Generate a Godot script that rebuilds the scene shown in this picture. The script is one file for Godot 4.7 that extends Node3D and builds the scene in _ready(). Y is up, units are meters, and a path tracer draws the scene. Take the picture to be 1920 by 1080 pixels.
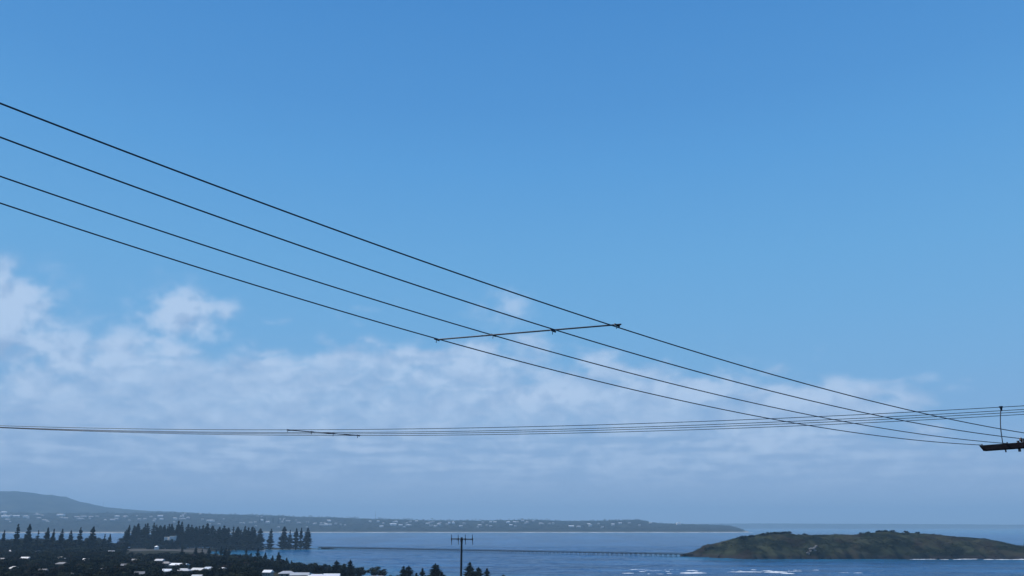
extends Node3D
# A hillside view over a wooded seaside town, a bay with a long jetty, and a low scrubby island, under overhead wires.

const GROVE := [Vector4(-554.5, 1216.4, 33.6, 8.5), Vector4(-552.8, 1227.8, 35.2, 9.4), Vector4(-564.5, 1270.1, 34.8, 8.8), Vector4(-550.3, 1253.7, 36.9, 9.6), Vector4(-527.1, 1217.1, 35.1, 9.3), Vector4(-531.0, 1242.5, 35.3, 8.7), Vector4(-525.5, 1245.9, 36.9, 9.5), Vector4(-508.2, 1222.0, 35.2, 9.4), Vector4(-519.0, 1265.1, 36.3, 8.8), Vector4(-493.1, 1218.5, 37.4, 10.2), Vector4(-494.5, 1239.3, 38.3, 10.4), Vector4(-490.9, 1248.8, 36.9, 9.6), Vector4(-482.0, 1242.3, 36.8, 10.4), Vector4(-479.2, 1254.0, 35.4, 9.6), Vector4(-476.9, 1265.3, 34.0, 9.7), Vector4(-476.5, 1281.7, 33.3, 10.7), Vector4(-449.3, 1231.3, 35.2, 9.4), Vector4(-451.8, 1258.6, 32.4, 9.6), Vector4(-446.2, 1262.2, 28.5, 8.8), Vector4(-430.3, 1232.0, 30.7, 9.4), Vector4(-416.8, 1210.1, 33.6, 11.0), Vector4(-434.4, 1283.0, 32.5, 10.7), Vector4(-410.0, 1232.4, 30.7, 10.3), Vector4(-403.4, 1233.5, 30.7, 9.5), Vector4(-410.0, 1276.9, 28.6, 10.7), Vector4(-395.7, 1253.9, 31.6, 10.5), Vector4(-386.8, 1245.3, 32.3, 11.3), Vector4(-386.3, 1268.0, 30.1, 10.6), Vector4(-362.5, 1212.3, 31.4, 11.0)]
const TIP := [Vector4(-369.2, 1285.0, 27.8, 10.7), Vector4(-349.9, 1288.0, 31.7, 12.6), Vector4(-340.5, 1291.0, 26.2, 9.9), Vector4(-331.6, 1294.0, 28.6, 9.9), Vector4(-325.0, 1297.0, 29.4, 10.8), Vector4(-316.6, 1300.0, 29.4, 11.8)]
const LEFT := [Vector4(-517.8, 880.0, 32.0, 8.0), Vector4(-518.2, 900.0, 32.7, 8.2), Vector4(-524.2, 930.0, 26.1, 5.8), Vector4(-496.9, 900.0, 28.8, 7.5), Vector4(-502.4, 920.0, 27.2, 6.4), Vector4(-514.5, 960.0, 27.3, 6.0), Vector4(-518.9, 990.0, 25.5, 6.9), Vector4(-482.5, 940.0, 29.0, 8.5), Vector4(-464.5, 930.0, 30.1, 9.1), Vector4(-455.2, 940.0, 22.1, 6.5), Vector4(-468.3, 980.0, 21.4, 5.5), Vector4(-466.8, 1020.0, 26.8, 9.2), Vector4(-579.6, 960.0, 26.1, 6.7)]
const MID := [Vector4(-296.7, 760.0, 10.8, 4.2362), Vector4(-288.0, 770.0, 11.1, 4.8285), Vector4(-274.6, 750.0, 9.6, 6.3), Vector4(-274.0, 765.0, 10.7, 5.3), Vector4(-261.3, 760.0, 11.7, 4.7658), Vector4(-251.0, 740.0, 11.2, 4.6403), Vector4(-241.0, 720.0, 10.7, 5.0), Vector4(-226.4, 720.0, 10.7, 4.5149), Vector4(-220.5, 715.0, 7.4, 4.4836), Vector4(-207.0, 690.0, 11.7, 6.7), Vector4(-201.1, 690.0, 8.4, 4.8076), Vector4(-181.0, 640.0, 7.3, 5.4), Vector4(-176.0, 640.0, 9.6, 7.6), Vector4(-167.8, 630.0, 6.0, 4.8285), Vector4(-161.1, 620.0, 4.4654, 4.3198), Vector4(-225.0, 700.0, 6.9, 4.3895), Vector4(-257.5, 735.0, 9.1, 5.6)]
const NEAR := [Vector4(-94.7, 440.0, 6.0, 2.7591), Vector4(-97.0, 470.0, 9.5, 5.9), Vector4(-92.0, 465.0, 7.8, 5.8), Vector4(-89.3, 470.0, 9.8, 4.9121), Vector4(-81.3, 450.0, 5.9, 3.7624), Vector4(-109.7, 480.0, 6.7, 5.4), Vector4(-53.5, 420.0, 8.3, 5.6), Vector4(-51.5, 425.0, 8.4, 5.9), Vector4(-43.0, 410.0, 7.7, 4.5707), Vector4(-37.7, 420.0, 9.6, 7.6), Vector4(-21.1, 420.0, 10.1, 7.0), Vector4(-16.8, 425.0, 7.7, 5.3), Vector4(-12.7, 430.0, 6.9, 4.7936), Vector4(-4.2073, 420.0, 4.3628, 3.5116), Vector4(-45.1, 400.0, 6.0, 5.0), Vector4(-18.3, 405.0, 7.0, 7.3), Vector4(-33.5, 405.0, 6.3, 5.1)]
const TOWN := [Vector4(-551.1, 1152.0, 7.0, 3.0000), Vector4(-652.2, 1280.0, 6.9, 2.0000), Vector4(-484.8, 1152.0, 4.5000, 3.0000), Vector4(-390.4, 680.0, 7.4, 1.0000), Vector4(-362.6, 680.0, 6.9, 2.0000), Vector4(-321.4, 640.0, 4.7650, 2.0000), Vector4(-215.9, 416.0, 4.5000, 2.0000), Vector4(-260.8, 628.0, 6.0, 1.0000), Vector4(-233.8, 574.0, 7.0, 0.0000), Vector4(-187.4, 462.0, 4.5000, 2.0000), Vector4(-730.5, 1232.0, 10.0, 1.0000), Vector4(-538.7, 912.0, 6.2, 1.0000), Vector4(-693.0, 1280.0, 7.8, 2.0000), Vector4(-682.6, 1280.0, 16.5, 0.0000), Vector4(-567.1, 1152.0, 8.6, 0.0000), Vector4(-421.7, 890.0, 5.4, 1.0000), Vector4(-290.4, 496.0, 4.5000, 1.0000), Vector4(-213.7, 546.0, 11.1, 2.0000), Vector4(-180.5, 468.0, 7.0, 1.0000), Vector4(-175.5, 476.0, 7.1, 1.0000), Vector4(-174.9, 490.0, 6.6, 2.0000), Vector4(-128.9, 450.0, 4.5000, 2.0000), Vector4(-115.8, 438.0, 7.7, 1.0000), Vector4(-105.2, 422.0, 8.6, 1.0000), Vector4(-93.0, 406.0, 9.3, 2.0000), Vector4(-86.7, 410.0, 7.2, 2.0000), Vector4(-298.8, 564.0, 7.6, 0.0000), Vector4(-188.9, 432.0, 4.5000, 0.0000), Vector4(-393.1, 654.0, 5.3, 0.0000), Vector4(-147.7, 400.0, 4.5000, 1.0000), Vector4(-498.6, 890.0, 5.4, 0.0000), Vector4(-278.5, 628.0, 6.8, 0.0000), Vector4(-163.9, 482.0, 4.5000, 1.0000), Vector4(-244.1, 536.0, 4.5000, 0.0000), Vector4(-228.4, 476.0, 4.5000, 0.0000), Vector4(-254.9, 462.0, 4.5000, 0.0000), Vector4(-63.8, 392.0, 15.9, 0.0000)]
const TOWN_WALL := [Vector2(3.7841, 0.0000), Vector2(6.5, 0.0000), Vector2(3.7841, 0.0000), Vector2(3.7749, 0.0000), Vector2(3.7749, 0.0000), Vector2(3.7890, 0.0000), Vector2(3.7499, 0.0000), Vector2(3.7840, 0.0000), Vector2(3.7690, 0.0000), Vector2(3.7776, 0.0000), Vector2(3.7942, 0.0000), Vector2(3.7901, 0.0000), Vector2(5.3, 0.0000), Vector2(6.1, 0.0000), Vector2(3.7841, 0.0000), Vector2(3.7597, 0.0000), Vector2(3.7967, 0.0000), Vector2(3.7568, 0.0000), Vector2(3.7988, 0.0000), Vector2(3.7441, 0.0000), Vector2(3.7443, 0.0000), Vector2(3.7569, 0.0000), Vector2(3.7569, 0.0000), Vector2(3.7187, 0.0000), Vector2(3.7379, 0.0000), Vector2(3.7882, 0.0000), Vector2(3.7770, 0.0000), Vector2(3.7678, 0.0000), Vector2(3.7481, 0.0000), Vector2(3.7894, 0.0000), Vector2(3.7597, 0.0000), Vector2(3.7840, 0.0000), Vector2(3.7809, 0.0000), Vector2(3.7996, 0.0000), Vector2(3.7441, 0.0000), Vector2(3.7776, 0.0000), Vector2(3.7152, 0.0000)]
const FAR := [Vector4(-3626.8, 5955.0, 37.5, 2.0000), Vector4(-3314.3, 5470.0, 48.3, 2.0000), Vector4(-3445.2, 5675.0, 28.6, 0.0000), Vector4(-3280.7, 5530.0, 34.9, 1.0000), Vector4(-3199.2, 5500.0, 34.7, 1.0000), Vector4(-3136.2, 5200.0, 29.5, 0.0000), Vector4(-3284.5, 5780.0, 51.0, 0.0000), Vector4(-3099.9, 5740.0, 50.7, 2.0000), Vector4(-2928.0, 5435.0, 27.4, 0.0000), Vector4(-2856.6, 5355.0, 27.0, 0.0000), Vector4(-3030.6, 5355.0, 33.8, 0.0000), Vector4(-2895.5, 5185.0, 32.7, 0.0000), Vector4(-2870.2, 5515.0, 41.7, 0.0000), Vector4(-2828.0, 5515.0, 41.7, 0.0000), Vector4(-2745.9, 5320.0, 53.7, 0.0000), Vector4(-2778.8, 5515.0, 31.3, 0.0000), Vector4(-2756.9, 5555.0, 24.5, 0.0000), Vector4(-2493.3, 5220.0, 32.9, 0.0000), Vector4(-2498.4, 5285.0, 26.7, 0.0000), Vector4(-2625.8, 5555.0, 28.0, 1.0000), Vector4(-2569.1, 5555.0, 35.0, 0.0000), Vector4(-2358.1, 5600.0, 31.8, 1.0000), Vector4(-2230.6, 5320.0, 23.5, 1.0000), Vector4(-2319.9, 5285.0, 23.3, 0.0000), Vector4(-2255.9, 5285.0, 20.0, 0.0000), Vector4(-2161.0, 5365.0, 20.3, 1.0000), Vector4(-2217.6, 5615.0, 24.8, 1.0000), Vector4(-2339.8, 5975.0, 18.8, 0.0000), Vector4(-2130.4, 5495.0, 20.8, 1.0000), Vector4(-2115.1, 5370.0, 47.4, 0.0000), Vector4(-1903.6, 5280.0, 46.6, 1.0000), Vector4(-2225.1, 5955.0, 18.8, 0.0000), Vector4(-1644.8, 5490.0, 24.2, 1.0000), Vector4(-1560.3, 5325.0, 36.9, 2.0000), Vector4(-1479.3, 5400.0, 27.2, 0.0000), Vector4(-1462.6, 5465.0, 31.0, 0.0000), Vector4(-1443.1, 5590.0, 17.6, 0.0000), Vector4(-1362.9, 5350.0, 27.0, 0.0000), Vector4(-1555.0, 5710.0, 18.0, 0.0000), Vector4(-1248.8, 5315.0, 20.1, 0.0000), Vector4(-1173.1, 5280.0, 23.3, 1.0000), Vector4(-1236.7, 5640.0, 17.8, 1.0000), Vector4(-1646.1, 5275.0, 26.6, 0.0000), Vector4(-1217.3, 5585.0, 17.6, 1.0000), Vector4(-1159.6, 5235.0, 19.8, 1.0000), Vector4(-1137.4, 5240.0, 19.8, 1.0000), Vector4(-1127.8, 5335.0, 13.5, 0.0000), Vector4(-1073.7, 5255.0, 13.3, 0.0000), Vector4(-1038.8, 5215.0, 16.4, 0.0000), Vector4(-957.7, 5650.0, 17.8, 1.0000), Vector4(-906.9, 5670.0, 17.9, 1.0000), Vector4(-805.0, 5165.0, 22.8, 1.0000), Vector4(-832.5, 5425.0, 20.5, 0.0000), Vector4(-755.9, 5325.0, 40.3, 2.0000), Vector4(-778.3, 5630.0, 21.3, 1.0000), Vector4(-701.6, 5275.0, 23.3, 1.0000), Vector4(-652.5, 5285.0, 36.6, 1.0000), Vector4(-657.0, 5760.0, 18.2, 1.0000), Vector4(-554.3, 5510.0, 27.8, 1.0000), Vector4(-509.2, 5265.0, 23.2, 0.0000), Vector4(-469.6, 5385.0, 23.8, 1.0000), Vector4(-420.1, 5590.0, 14.1, 2.0000), Vector4(-392.0, 5595.0, 17.6, 2.0000), Vector4(-318.8, 5220.0, 19.7, 1.0000), Vector4(-316.6, 5525.0, 27.9, 0.0000), Vector4(-207.3, 5340.0, 20.2, 1.0000), Vector4(-199.0, 5680.0, 21.5, 0.0000), Vector4(-480.2, 5585.0, 21.1, 0.0000), Vector4(-146.3, 5740.0, 21.7, 1.0000), Vector4(-115.4, 5660.0, 21.4, 1.0000), Vector4(-25.1, 5635.0, 28.4, 2.0000), Vector4(-6.8, 5310.0, 20.1, 1.0000), Vector4(74.4, 5840.0, 22.1, 1.0000), Vector4(18.2, 5700.0, 21.6, 1.0000), Vector4(87.2, 5480.0, 20.7, 0.0000), Vector4(370.4, 5245.0, 29.8, 2.0000), Vector4(412.2, 5185.0, 26.1, 1.0000), Vector4(502.8, 5485.0, 20.7, 1.0000), Vector4(494.8, 5290.0, 20.0, 1.0000), Vector4(648.4, 5390.0, 20.4, 1.0000), Vector4(644.5, 5330.0, 20.2, 0.0000), Vector4(712.2, 5510.0, 20.8, 1.0000), Vector4(778.3, 5555.0, 21.0, 0.0000), Vector4(-198.2, 5280.0, 20.0, 0.0000), Vector4(-159.4, 5330.0, 20.2, 0.0000), Vector4(-132.7, 5215.0, 19.7, 0.0000), Vector4(957.9, 5785.0, 21.9, 1.0000), Vector4(1167.9, 5880.0, 29.7, 2.0000), Vector4(19.9, 5205.0, 18.2, 0.0000), Vector4(-2293.0, 5820.0, 18.9, 0.0000), Vector4(-1742.0, 5810.0, 15.2, 0.0000), Vector4(805.4, 5295.0, 15.7, 0.0000), Vector4(-1402.8, 5035.0, 21.2, 0.0000), Vector4(184.9, 5470.0, 18.9, 0.0000), Vector4(-539.2, 5720.0, 20.4, 0.0000), Vector4(-2044.0, 5065.0, 13.4, 0.0000), Vector4(-477.7, 5180.0, 15.3, 0.0000), Vector4(378.5, 5195.0, 13.3, 0.0000), Vector4(-407.7, 5765.0, 20.0, 0.0000), Vector4(-1566.7, 5635.0, 17.7, 0.0000), Vector4(26.2, 5525.0, 15.5, 0.0000), Vector4(-421.0, 5430.0, 21.9, 0.0000), Vector4(-2389.2, 5530.0, 22.3, 0.0000), Vector4(-1202.2, 5370.0, 15.9, 0.0000), Vector4(-3013.0, 5025.0, 13.5, 0.0000), Vector4(188.3, 5485.0, 23.7, 0.0000), Vector4(-1544.1, 5050.0, 18.0, 0.0000), Vector4(-2207.1, 5160.0, 19.6, 0.0000), Vector4(-479.4, 5420.0, 15.9, 0.0000), Vector4(-692.0, 5690.0, 21.8, 0.0000), Vector4(-689.3, 5480.0, 22.1, 0.0000), Vector4(-2531.6, 5460.0, 22.0, 0.0000), Vector4(-1665.0, 5195.0, 19.1, 0.0000), Vector4(551.5, 5125.0, 19.9, 0.0000), Vector4(38.2, 5650.0, 21.9, 0.0000), Vector4(198.9, 5465.0, 19.5, 0.0000), Vector4(-1237.8, 5060.0, 15.8, 0.0000), Vector4(-1787.6, 5865.0, 19.4, 0.0000), Vector4(-658.7, 5120.0, 21.9, 0.0000), Vector4(-1805.4, 5005.0, 14.4, 0.0000), Vector4(100.4, 5650.0, 18.6, 0.0000), Vector4(-2818.3, 5080.0, 20.8, 0.0000), Vector4(-2693.5, 5335.0, 16.1, 0.0000), Vector4(-1256.6, 5335.0, 14.5, 0.0000), Vector4(273.0, 5550.0, 18.7, 0.0000), Vector4(-3350.3, 5885.0, 17.0, 0.0000), Vector4(-1765.1, 5045.0, 21.2, 0.0000), Vector4(-1321.2, 5410.0, 20.5, 0.0000), Vector4(247.4, 5510.0, 22.2, 0.0000), Vector4(-1621.3, 5290.0, 20.7, 0.0000), Vector4(-1194.2, 5235.0, 20.1, 0.0000), Vector4(-3558.8, 5845.0, 16.4, 0.0000), Vector4(-2537.0, 5650.0, 14.8, 0.0000), Vector4(-2347.9, 5270.0, 22.1, 0.0000), Vector4(-1888.6, 5480.0, 18.1, 0.0000), Vector4(-477.3, 5225.0, 22.5, 0.0000), Vector4(-1685.6, 5200.0, 16.5, 0.0000), Vector4(102.6, 5590.0, 23.3, 0.0000), Vector4(-1173.4, 5210.0, 18.4, 0.0000), Vector4(-1985.2, 5365.0, 14.0, 0.0000), Vector4(-3085.6, 5330.0, 18.2, 0.0000), Vector4(146.1, 5765.0, 20.6, 0.0000), Vector4(-1252.8, 5300.0, 20.7, 0.0000), Vector4(-1121.0, 5330.0, 18.4, 0.0000), Vector4(-788.2, 5580.0, 19.9, 0.0000), Vector4(-547.7, 5615.0, 24.7, 0.0000), Vector4(-210.0, 5140.0, 15.8, 0.0000), Vector4(-1521.8, 5580.0, 14.6, 0.0000), Vector4(-3359.1, 5600.0, 23.2, 0.0000), Vector4(-2528.5, 5200.0, 15.6, 0.0000), Vector4(-3183.4, 5660.0, 21.5, 0.0000), Vector4(-1216.3, 5335.0, 18.0, 0.0000), Vector4(-2158.9, 5370.0, 22.9, 0.0000), Vector4(-2364.1, 5170.0, 15.5, 0.0000), Vector4(-2565.1, 5525.0, 14.9, 0.0000), Vector4(567.8, 5490.0, 15.7, 0.0000), Vector4(-3568.9, 5820.0, 17.0, 0.0000), Vector4(-1544.3, 5285.0, 23.1, 0.0000)]
const FARTOP := [Vector2(-0.7382, 153.7), Vector2(-0.6109, 134.9), Vector2(-0.5950, 131.2), Vector2(-0.5600, 127.4), Vector2(-0.5346, 127.4), Vector2(-0.5091, 127.4), Vector2(-0.4837, 127.4), Vector2(-0.4455, 127.4), Vector2(-0.4200, 127.4), Vector2(-0.3946, 125.6), Vector2(-0.3564, 119.9), Vector2(-0.2927, 112.4), Vector2(-0.2546, 101.2), Vector2(-0.2164, 97.4), Vector2(-0.1655, 86.2), Vector2(-0.1273, 82.5), Vector2(-0.1018, 76.9), Vector2(-0.0382, 75.0), Vector2(0.0255, 80.6), Vector2(0.0636, 71.3), Vector2(0.1146, 75.0), Vector2(0.1527, 80.6), Vector2(0.1623, 67.5), Vector2(0.1782, 54.5), Vector2(0.1973, 52.6), Vector2(0.2227, 47.0), Vector2(0.2482, 43.3), Vector2(0.2609, 37.7), Vector2(0.2705, 22.8), Vector2(0.2838, -6.8)]
const HILL := [Vector2(-0.8070, 470.6), Vector2(-0.6917, 400.5), Vector2(-0.6148, 384.4), Vector2(-0.5988, 384.4), Vector2(-0.5636, 352.2), Vector2(-0.5380, 330.7), Vector2(-0.5220, 282.6), Vector2(-0.4868, 224.1), Vector2(-0.4483, 192.2), Vector2(-0.4227, 184.3), Vector2(-0.3971, 176.3), Vector2(-0.3587, 155.1), Vector2(-0.3202, 123.4)]
const STRIP := [Vector2(0.1209, 34.0), Vector2(0.1909, 64.5), Vector2(0.2355, 77.6), Vector2(0.2927, 82.0), Vector2(0.3755, 77.6), Vector2(0.4709, 73.3), Vector2(0.5982, 61.9), Vector2(0.7891, 55.8)]
const ISLE := [Vector2(200.4, 1.8728), Vector2(206.1, 3.6413), Vector2(220.7, 7.2), Vector2(227.2, 11.9), Vector2(239.8, 14.3), Vector2(252.6, 17.9), Vector2(267.2, 22.0), Vector2(277.9, 23.2), Vector2(293.8, 25.6), Vector2(318.8, 26.2), Vector2(331.2, 25.0), Vector2(349.9, 24.4), Vector2(400.0, 25.0), Vector2(415.8, 26.8), Vector2(437.9, 28.0), Vector2(462.7, 26.8), Vector2(487.5, 25.6), Vector2(512.2, 23.2), Vector2(549.2, 20.8), Vector2(561.4, 19.0), Vector2(585.5, 14.3), Vector2(597.6, 11.9), Vector2(621.7, 7.8), Vector2(651.4, 0.6948)]
const ISLETREE := [Vector4(226.2, 980.0, 13.8, 5.9), Vector4(231.0, 980.0, 12.0, 6.5), Vector4(246.3, 980.0, 17.9, 5.9), Vector4(269.4, 980.0, 26.8, 7.2), Vector4(265.5, 980.0, 25.1, 5.2), Vector4(278.6, 980.0, 25.1, 6.5), Vector4(292.4, 980.0, 26.8, 6.5), Vector4(300.0, 980.0, 28.0, 7.2), Vector4(306.2, 980.0, 28.6, 7.8), Vector4(312.5, 980.0, 28.6, 7.8), Vector4(317.4, 980.0, 28.6, 7.2), Vector4(322.2, 980.0, 26.8, 6.5), Vector4(342.1, 980.0, 26.2, 5.9), Vector4(407.5, 980.0, 26.8, 5.2), Vector4(414.5, 980.0, 28.6, 5.9), Vector4(429.6, 980.0, 29.2, 5.9), Vector4(435.8, 980.0, 29.2, 6.5), Vector4(443.2, 980.0, 28.6, 5.9), Vector4(460.5, 980.0, 28.0, 5.9), Vector4(472.8, 980.0, 26.8, 5.2), Vector4(426.3, 980.0, 28.0, 4.5521)]
const WAVE := [Vector4(137.4, 645.1, 20.5, 1.3698), Vector4(143.6, 679.7, 9.9, 0.9021), Vector4(203.5, 656.2, 18.3, 1.5241), Vector4(202.4, 675.7, 10.8, 0.8968), Vector4(206.9, 641.5, 12.8, 0.6811), Vector4(183.0, 663.9, 30.8, 0.5727), Vector4(122.1, 671.7, 7.1, 0.5795), Vector4(111.0, 675.7, 6.3, 0.4484), Vector4(88.1, 645.1, 10.3, 0.5137), Vector4(106.7, 675.7, 6.3, 0.4484), Vector4(234.3, 692.1, 16.5, 0.5511)]


const CABLE_R := 0.0054
const SUN_TO := Vector3(-0.62, 0.72, -0.32)
const EXPOSURE := 1.15
var counts := {}
var rng := RandomNumberGenerator.new()
var M := {}

# ---------------------------------------------------------------- helpers
func numbered(called: String) -> String:
	var k: int = counts.get(called, 0)
	counts[called] = k + 1
	return called if k == 0 else "%s_%03d" % [called, k]

func tag(o: Node, label: String, category: String, group := "") -> void:
	o.set_meta("label", label)
	o.set_meta("category", category)
	if group != "":
		o.set_meta("group", group)

func thing(called: String, label: String, category: String, at: Vector3, turn := 0.0, group := "") -> Node3D:
	var o := Node3D.new()
	o.name = numbered(called)
	add_child(o)
	o.position = at
	o.rotation.y = turn
	tag(o, label, category, group)
	return o

func put(called: String, mesh: Mesh, mat: Material, parent: Node = null) -> MeshInstance3D:
	var o := MeshInstance3D.new()
	o.mesh = mesh
	o.material_override = mat
	if parent == null:
		o.name = numbered(called)
		add_child(o)
	else:
		o.name = called
		parent.add_child(o, true)
	return o

func dup(root: Node3D, label: String, at: Vector3, turn: float, size: Vector3, group := "") -> Node3D:
	var c: Node3D = root.duplicate()
	c.name = numbered(root.get_meta("kind_name", "copy"))
	add_child(c)
	c.position = at
	c.rotation.y = turn
	c.scale = size
	c.set_meta("label", label)
	if group != "":
		c.set_meta("group", group)
	elif c.has_meta("group"):
		c.remove_meta("group")
	return c

func mat(c: Color, rough := 0.9, metal := 0.0) -> StandardMaterial3D:
	var m := StandardMaterial3D.new()
	m.albedo_color = c.linear_to_srgb()
	m.roughness = rough
	m.metallic = metal
	if rough > 0.84:
		m.metallic_specular = 0.08
	m.cull_mode = BaseMaterial3D.CULL_DISABLED
	return m

func vmat(rough := 0.95) -> StandardMaterial3D:
	var m := mat(Color.WHITE, rough)
	m.vertex_color_use_as_albedo = true
	return m

func noise_tex(seed_: int, freq: float, as_normal := false, strength := 4.0, size := 512, octaves := 5) -> NoiseTexture2D:
	var n := FastNoiseLite.new()
	n.seed = seed_
	n.frequency = freq
	n.fractal_octaves = octaves
	var t := NoiseTexture2D.new()
	t.width = size
	t.height = size
	t.seamless = true
	t.noise = n
	t.as_normal_map = as_normal
	t.bump_strength = strength
	return t

func toned(m: StandardMaterial3D, seed_: int, dark: Color, light: Color, scale_: float) -> StandardMaterial3D:
	var t := noise_tex(seed_, 0.02, false, 4.0, 256, 5)
	var g := Gradient.new()
	g.set_color(0, dark.linear_to_srgb())
	g.set_color(1, light.linear_to_srgb())
	t.color_ramp = g
	m.albedo_color = Color.WHITE
	m.albedo_texture = t
	m.uv1_triplanar = true
	m.uv1_scale = Vector3.ONE * scale_
	return m

func begin() -> SurfaceTool:
	var st := SurfaceTool.new()
	st.begin(Mesh.PRIMITIVE_TRIANGLES)
	return st

func quad(st: SurfaceTool, a: Vector3, b: Vector3, c: Vector3, d: Vector3) -> void:
	for p: Vector3 in [a, b, c, a, c, d]:
		st.add_vertex(p)

func tube(st: SurfaceTool, pts: Array, radii: Array, sides := 8, smooth := true) -> void:
	var rings := []
	for i in pts.size():
		var dir: Vector3 = (pts[mini(i + 1, pts.size() - 1)] - pts[maxi(i - 1, 0)]).normalized()
		var side := dir.cross(Vector3.UP if absf(dir.y) < 0.95 else Vector3.RIGHT).normalized()
		var up := side.cross(dir)
		var ring := []
		var r: float = radii[mini(i, radii.size() - 1)]
		for k in sides:
			var a := TAU * k / sides
			ring.append(pts[i] + (side * cos(a) + up * sin(a)) * r)
		rings.append(ring)
	st.set_smooth_group(0 if smooth else -1)
	for i in pts.size() - 1:
		for k in sides:
			var n := (k + 1) % sides
			quad(st, rings[i][k], rings[i + 1][k], rings[i + 1][n], rings[i][n])
	st.set_smooth_group(-1)
	for k in range(1, sides - 1):
		for p: Vector3 in [rings[0][0], rings[0][k], rings[0][k + 1]]:
			st.add_vertex(p)
		for p: Vector3 in [rings[-1][0], rings[-1][k + 1], rings[-1][k]]:
			st.add_vertex(p)

func box(st: SurfaceTool, lo: Vector3, hi: Vector3, bevel := 0.0) -> void:
	# a box with its four long edges along x chamfered when bevel is given
	st.set_smooth_group(-1)
	var b := bevel
	var prof := [Vector2(lo.y + b, lo.z), Vector2(hi.y - b, lo.z), Vector2(hi.y, lo.z + b), Vector2(hi.y, hi.z - b), Vector2(hi.y - b, hi.z), Vector2(lo.y + b, hi.z), Vector2(lo.y, hi.z - b), Vector2(lo.y, lo.z + b)]
	if b <= 0.0:
		prof = [Vector2(lo.y, lo.z), Vector2(hi.y, lo.z), Vector2(hi.y, hi.z), Vector2(lo.y, hi.z)]
	var n := prof.size()
	for i in n:
		var p: Vector2 = prof[i]
		var q: Vector2 = prof[(i + 1) % n]
		quad(st, Vector3(lo.x, p.x, p.y), Vector3(lo.x, q.x, q.y), Vector3(hi.x, q.x, q.y), Vector3(hi.x, p.x, p.y))
	for i in range(1, n - 1):
		for x: float in [lo.x, hi.x]:
			for p: Vector2 in [prof[0], prof[i], prof[i + 1]]:
				st.add_vertex(Vector3(x, p.x, p.y))

func done(st: SurfaceTool) -> ArrayMesh:
	st.generate_normals()
	return st.commit()

func grid(xs: Array, zs: Array, height: Callable, color = null, place = null) -> ArrayMesh:
	# a sheet over two lists of coordinates; place() may turn them into x and z
	var v := PackedVector3Array()
	var c := PackedColorArray()
	var idx := PackedInt32Array()
	for z: float in zs:
		for x: float in xs:
			var p := Vector2(x, z)
			if place != null:
				p = place.call(x, z)
			var y: float = height.call(x, z)
			v.append(Vector3(p.x, y, p.y))
			if color != null:
				c.append(color.call(x, z, y))
	var w := xs.size()
	for j in zs.size() - 1:
		for i in w - 1:
			var a := j * w + i
			idx.append_array(PackedInt32Array([a, a + w, a + 1, a + 1, a + w, a + w + 1]))
	var nrm := PackedVector3Array()
	nrm.resize(v.size())
	for k in range(0, idx.size(), 3):
		var a := v[idx[k]]
		var n := (v[idx[k + 1]] - a).cross(v[idx[k + 2]] - a)
		if n.y < 0.0:
			n = -n
		for m in 3:
			nrm[idx[k + m]] += n
	for k in nrm.size():
		nrm[k] = nrm[k].normalized()
	var arr := []
	arr.resize(Mesh.ARRAY_MAX)
	arr[Mesh.ARRAY_VERTEX] = v
	arr[Mesh.ARRAY_NORMAL] = nrm
	arr[Mesh.ARRAY_INDEX] = idx
	var uv := PackedVector2Array()
	for p in v:
		uv.append(Vector2(p.x, p.z) * 0.01)
	arr[Mesh.ARRAY_TEX_UV] = uv
	if color != null:
		arr[Mesh.ARRAY_COLOR] = c
	var me := ArrayMesh.new()
	me.add_surface_from_arrays(Mesh.PRIMITIVE_TRIANGLES, arr)
	return me

func steps(a: float, b: float, d: float) -> Array:
	var out := []
	var n := int(ceil((b - a) / d))
	for i in n + 1:
		out.append(a + (b - a) * i / n)
	return out

func along(table: Array, x: float) -> float:
	if x <= table[0].x:
		return table[0].y
	for i in table.size() - 1:
		if x <= table[i + 1].x:
			return lerpf(table[i].y, table[i + 1].y, (x - table[i].x) / (table[i + 1].x - table[i].x))
	return table[-1].y

func scatter(called: String, mesh: Mesh, material: Material, places: Array, tints: Array = []) -> MultiMeshInstance3D:
	var mm := MultiMesh.new()
	mm.transform_format = MultiMesh.TRANSFORM_3D
	mm.use_colors = tints.size() > 0
	mm.mesh = mesh
	mm.instance_count = places.size()
	for i in places.size():
		mm.set_instance_transform(i, places[i])
		if tints.size() > 0:
			mm.set_instance_color(i, tints[i])
	var o := MultiMeshInstance3D.new()
	o.multimesh = mm
	o.material_override = material
	o.name = numbered(called)
	o.set_meta("kind", "stuff")
	add_child(o)
	return o

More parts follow.
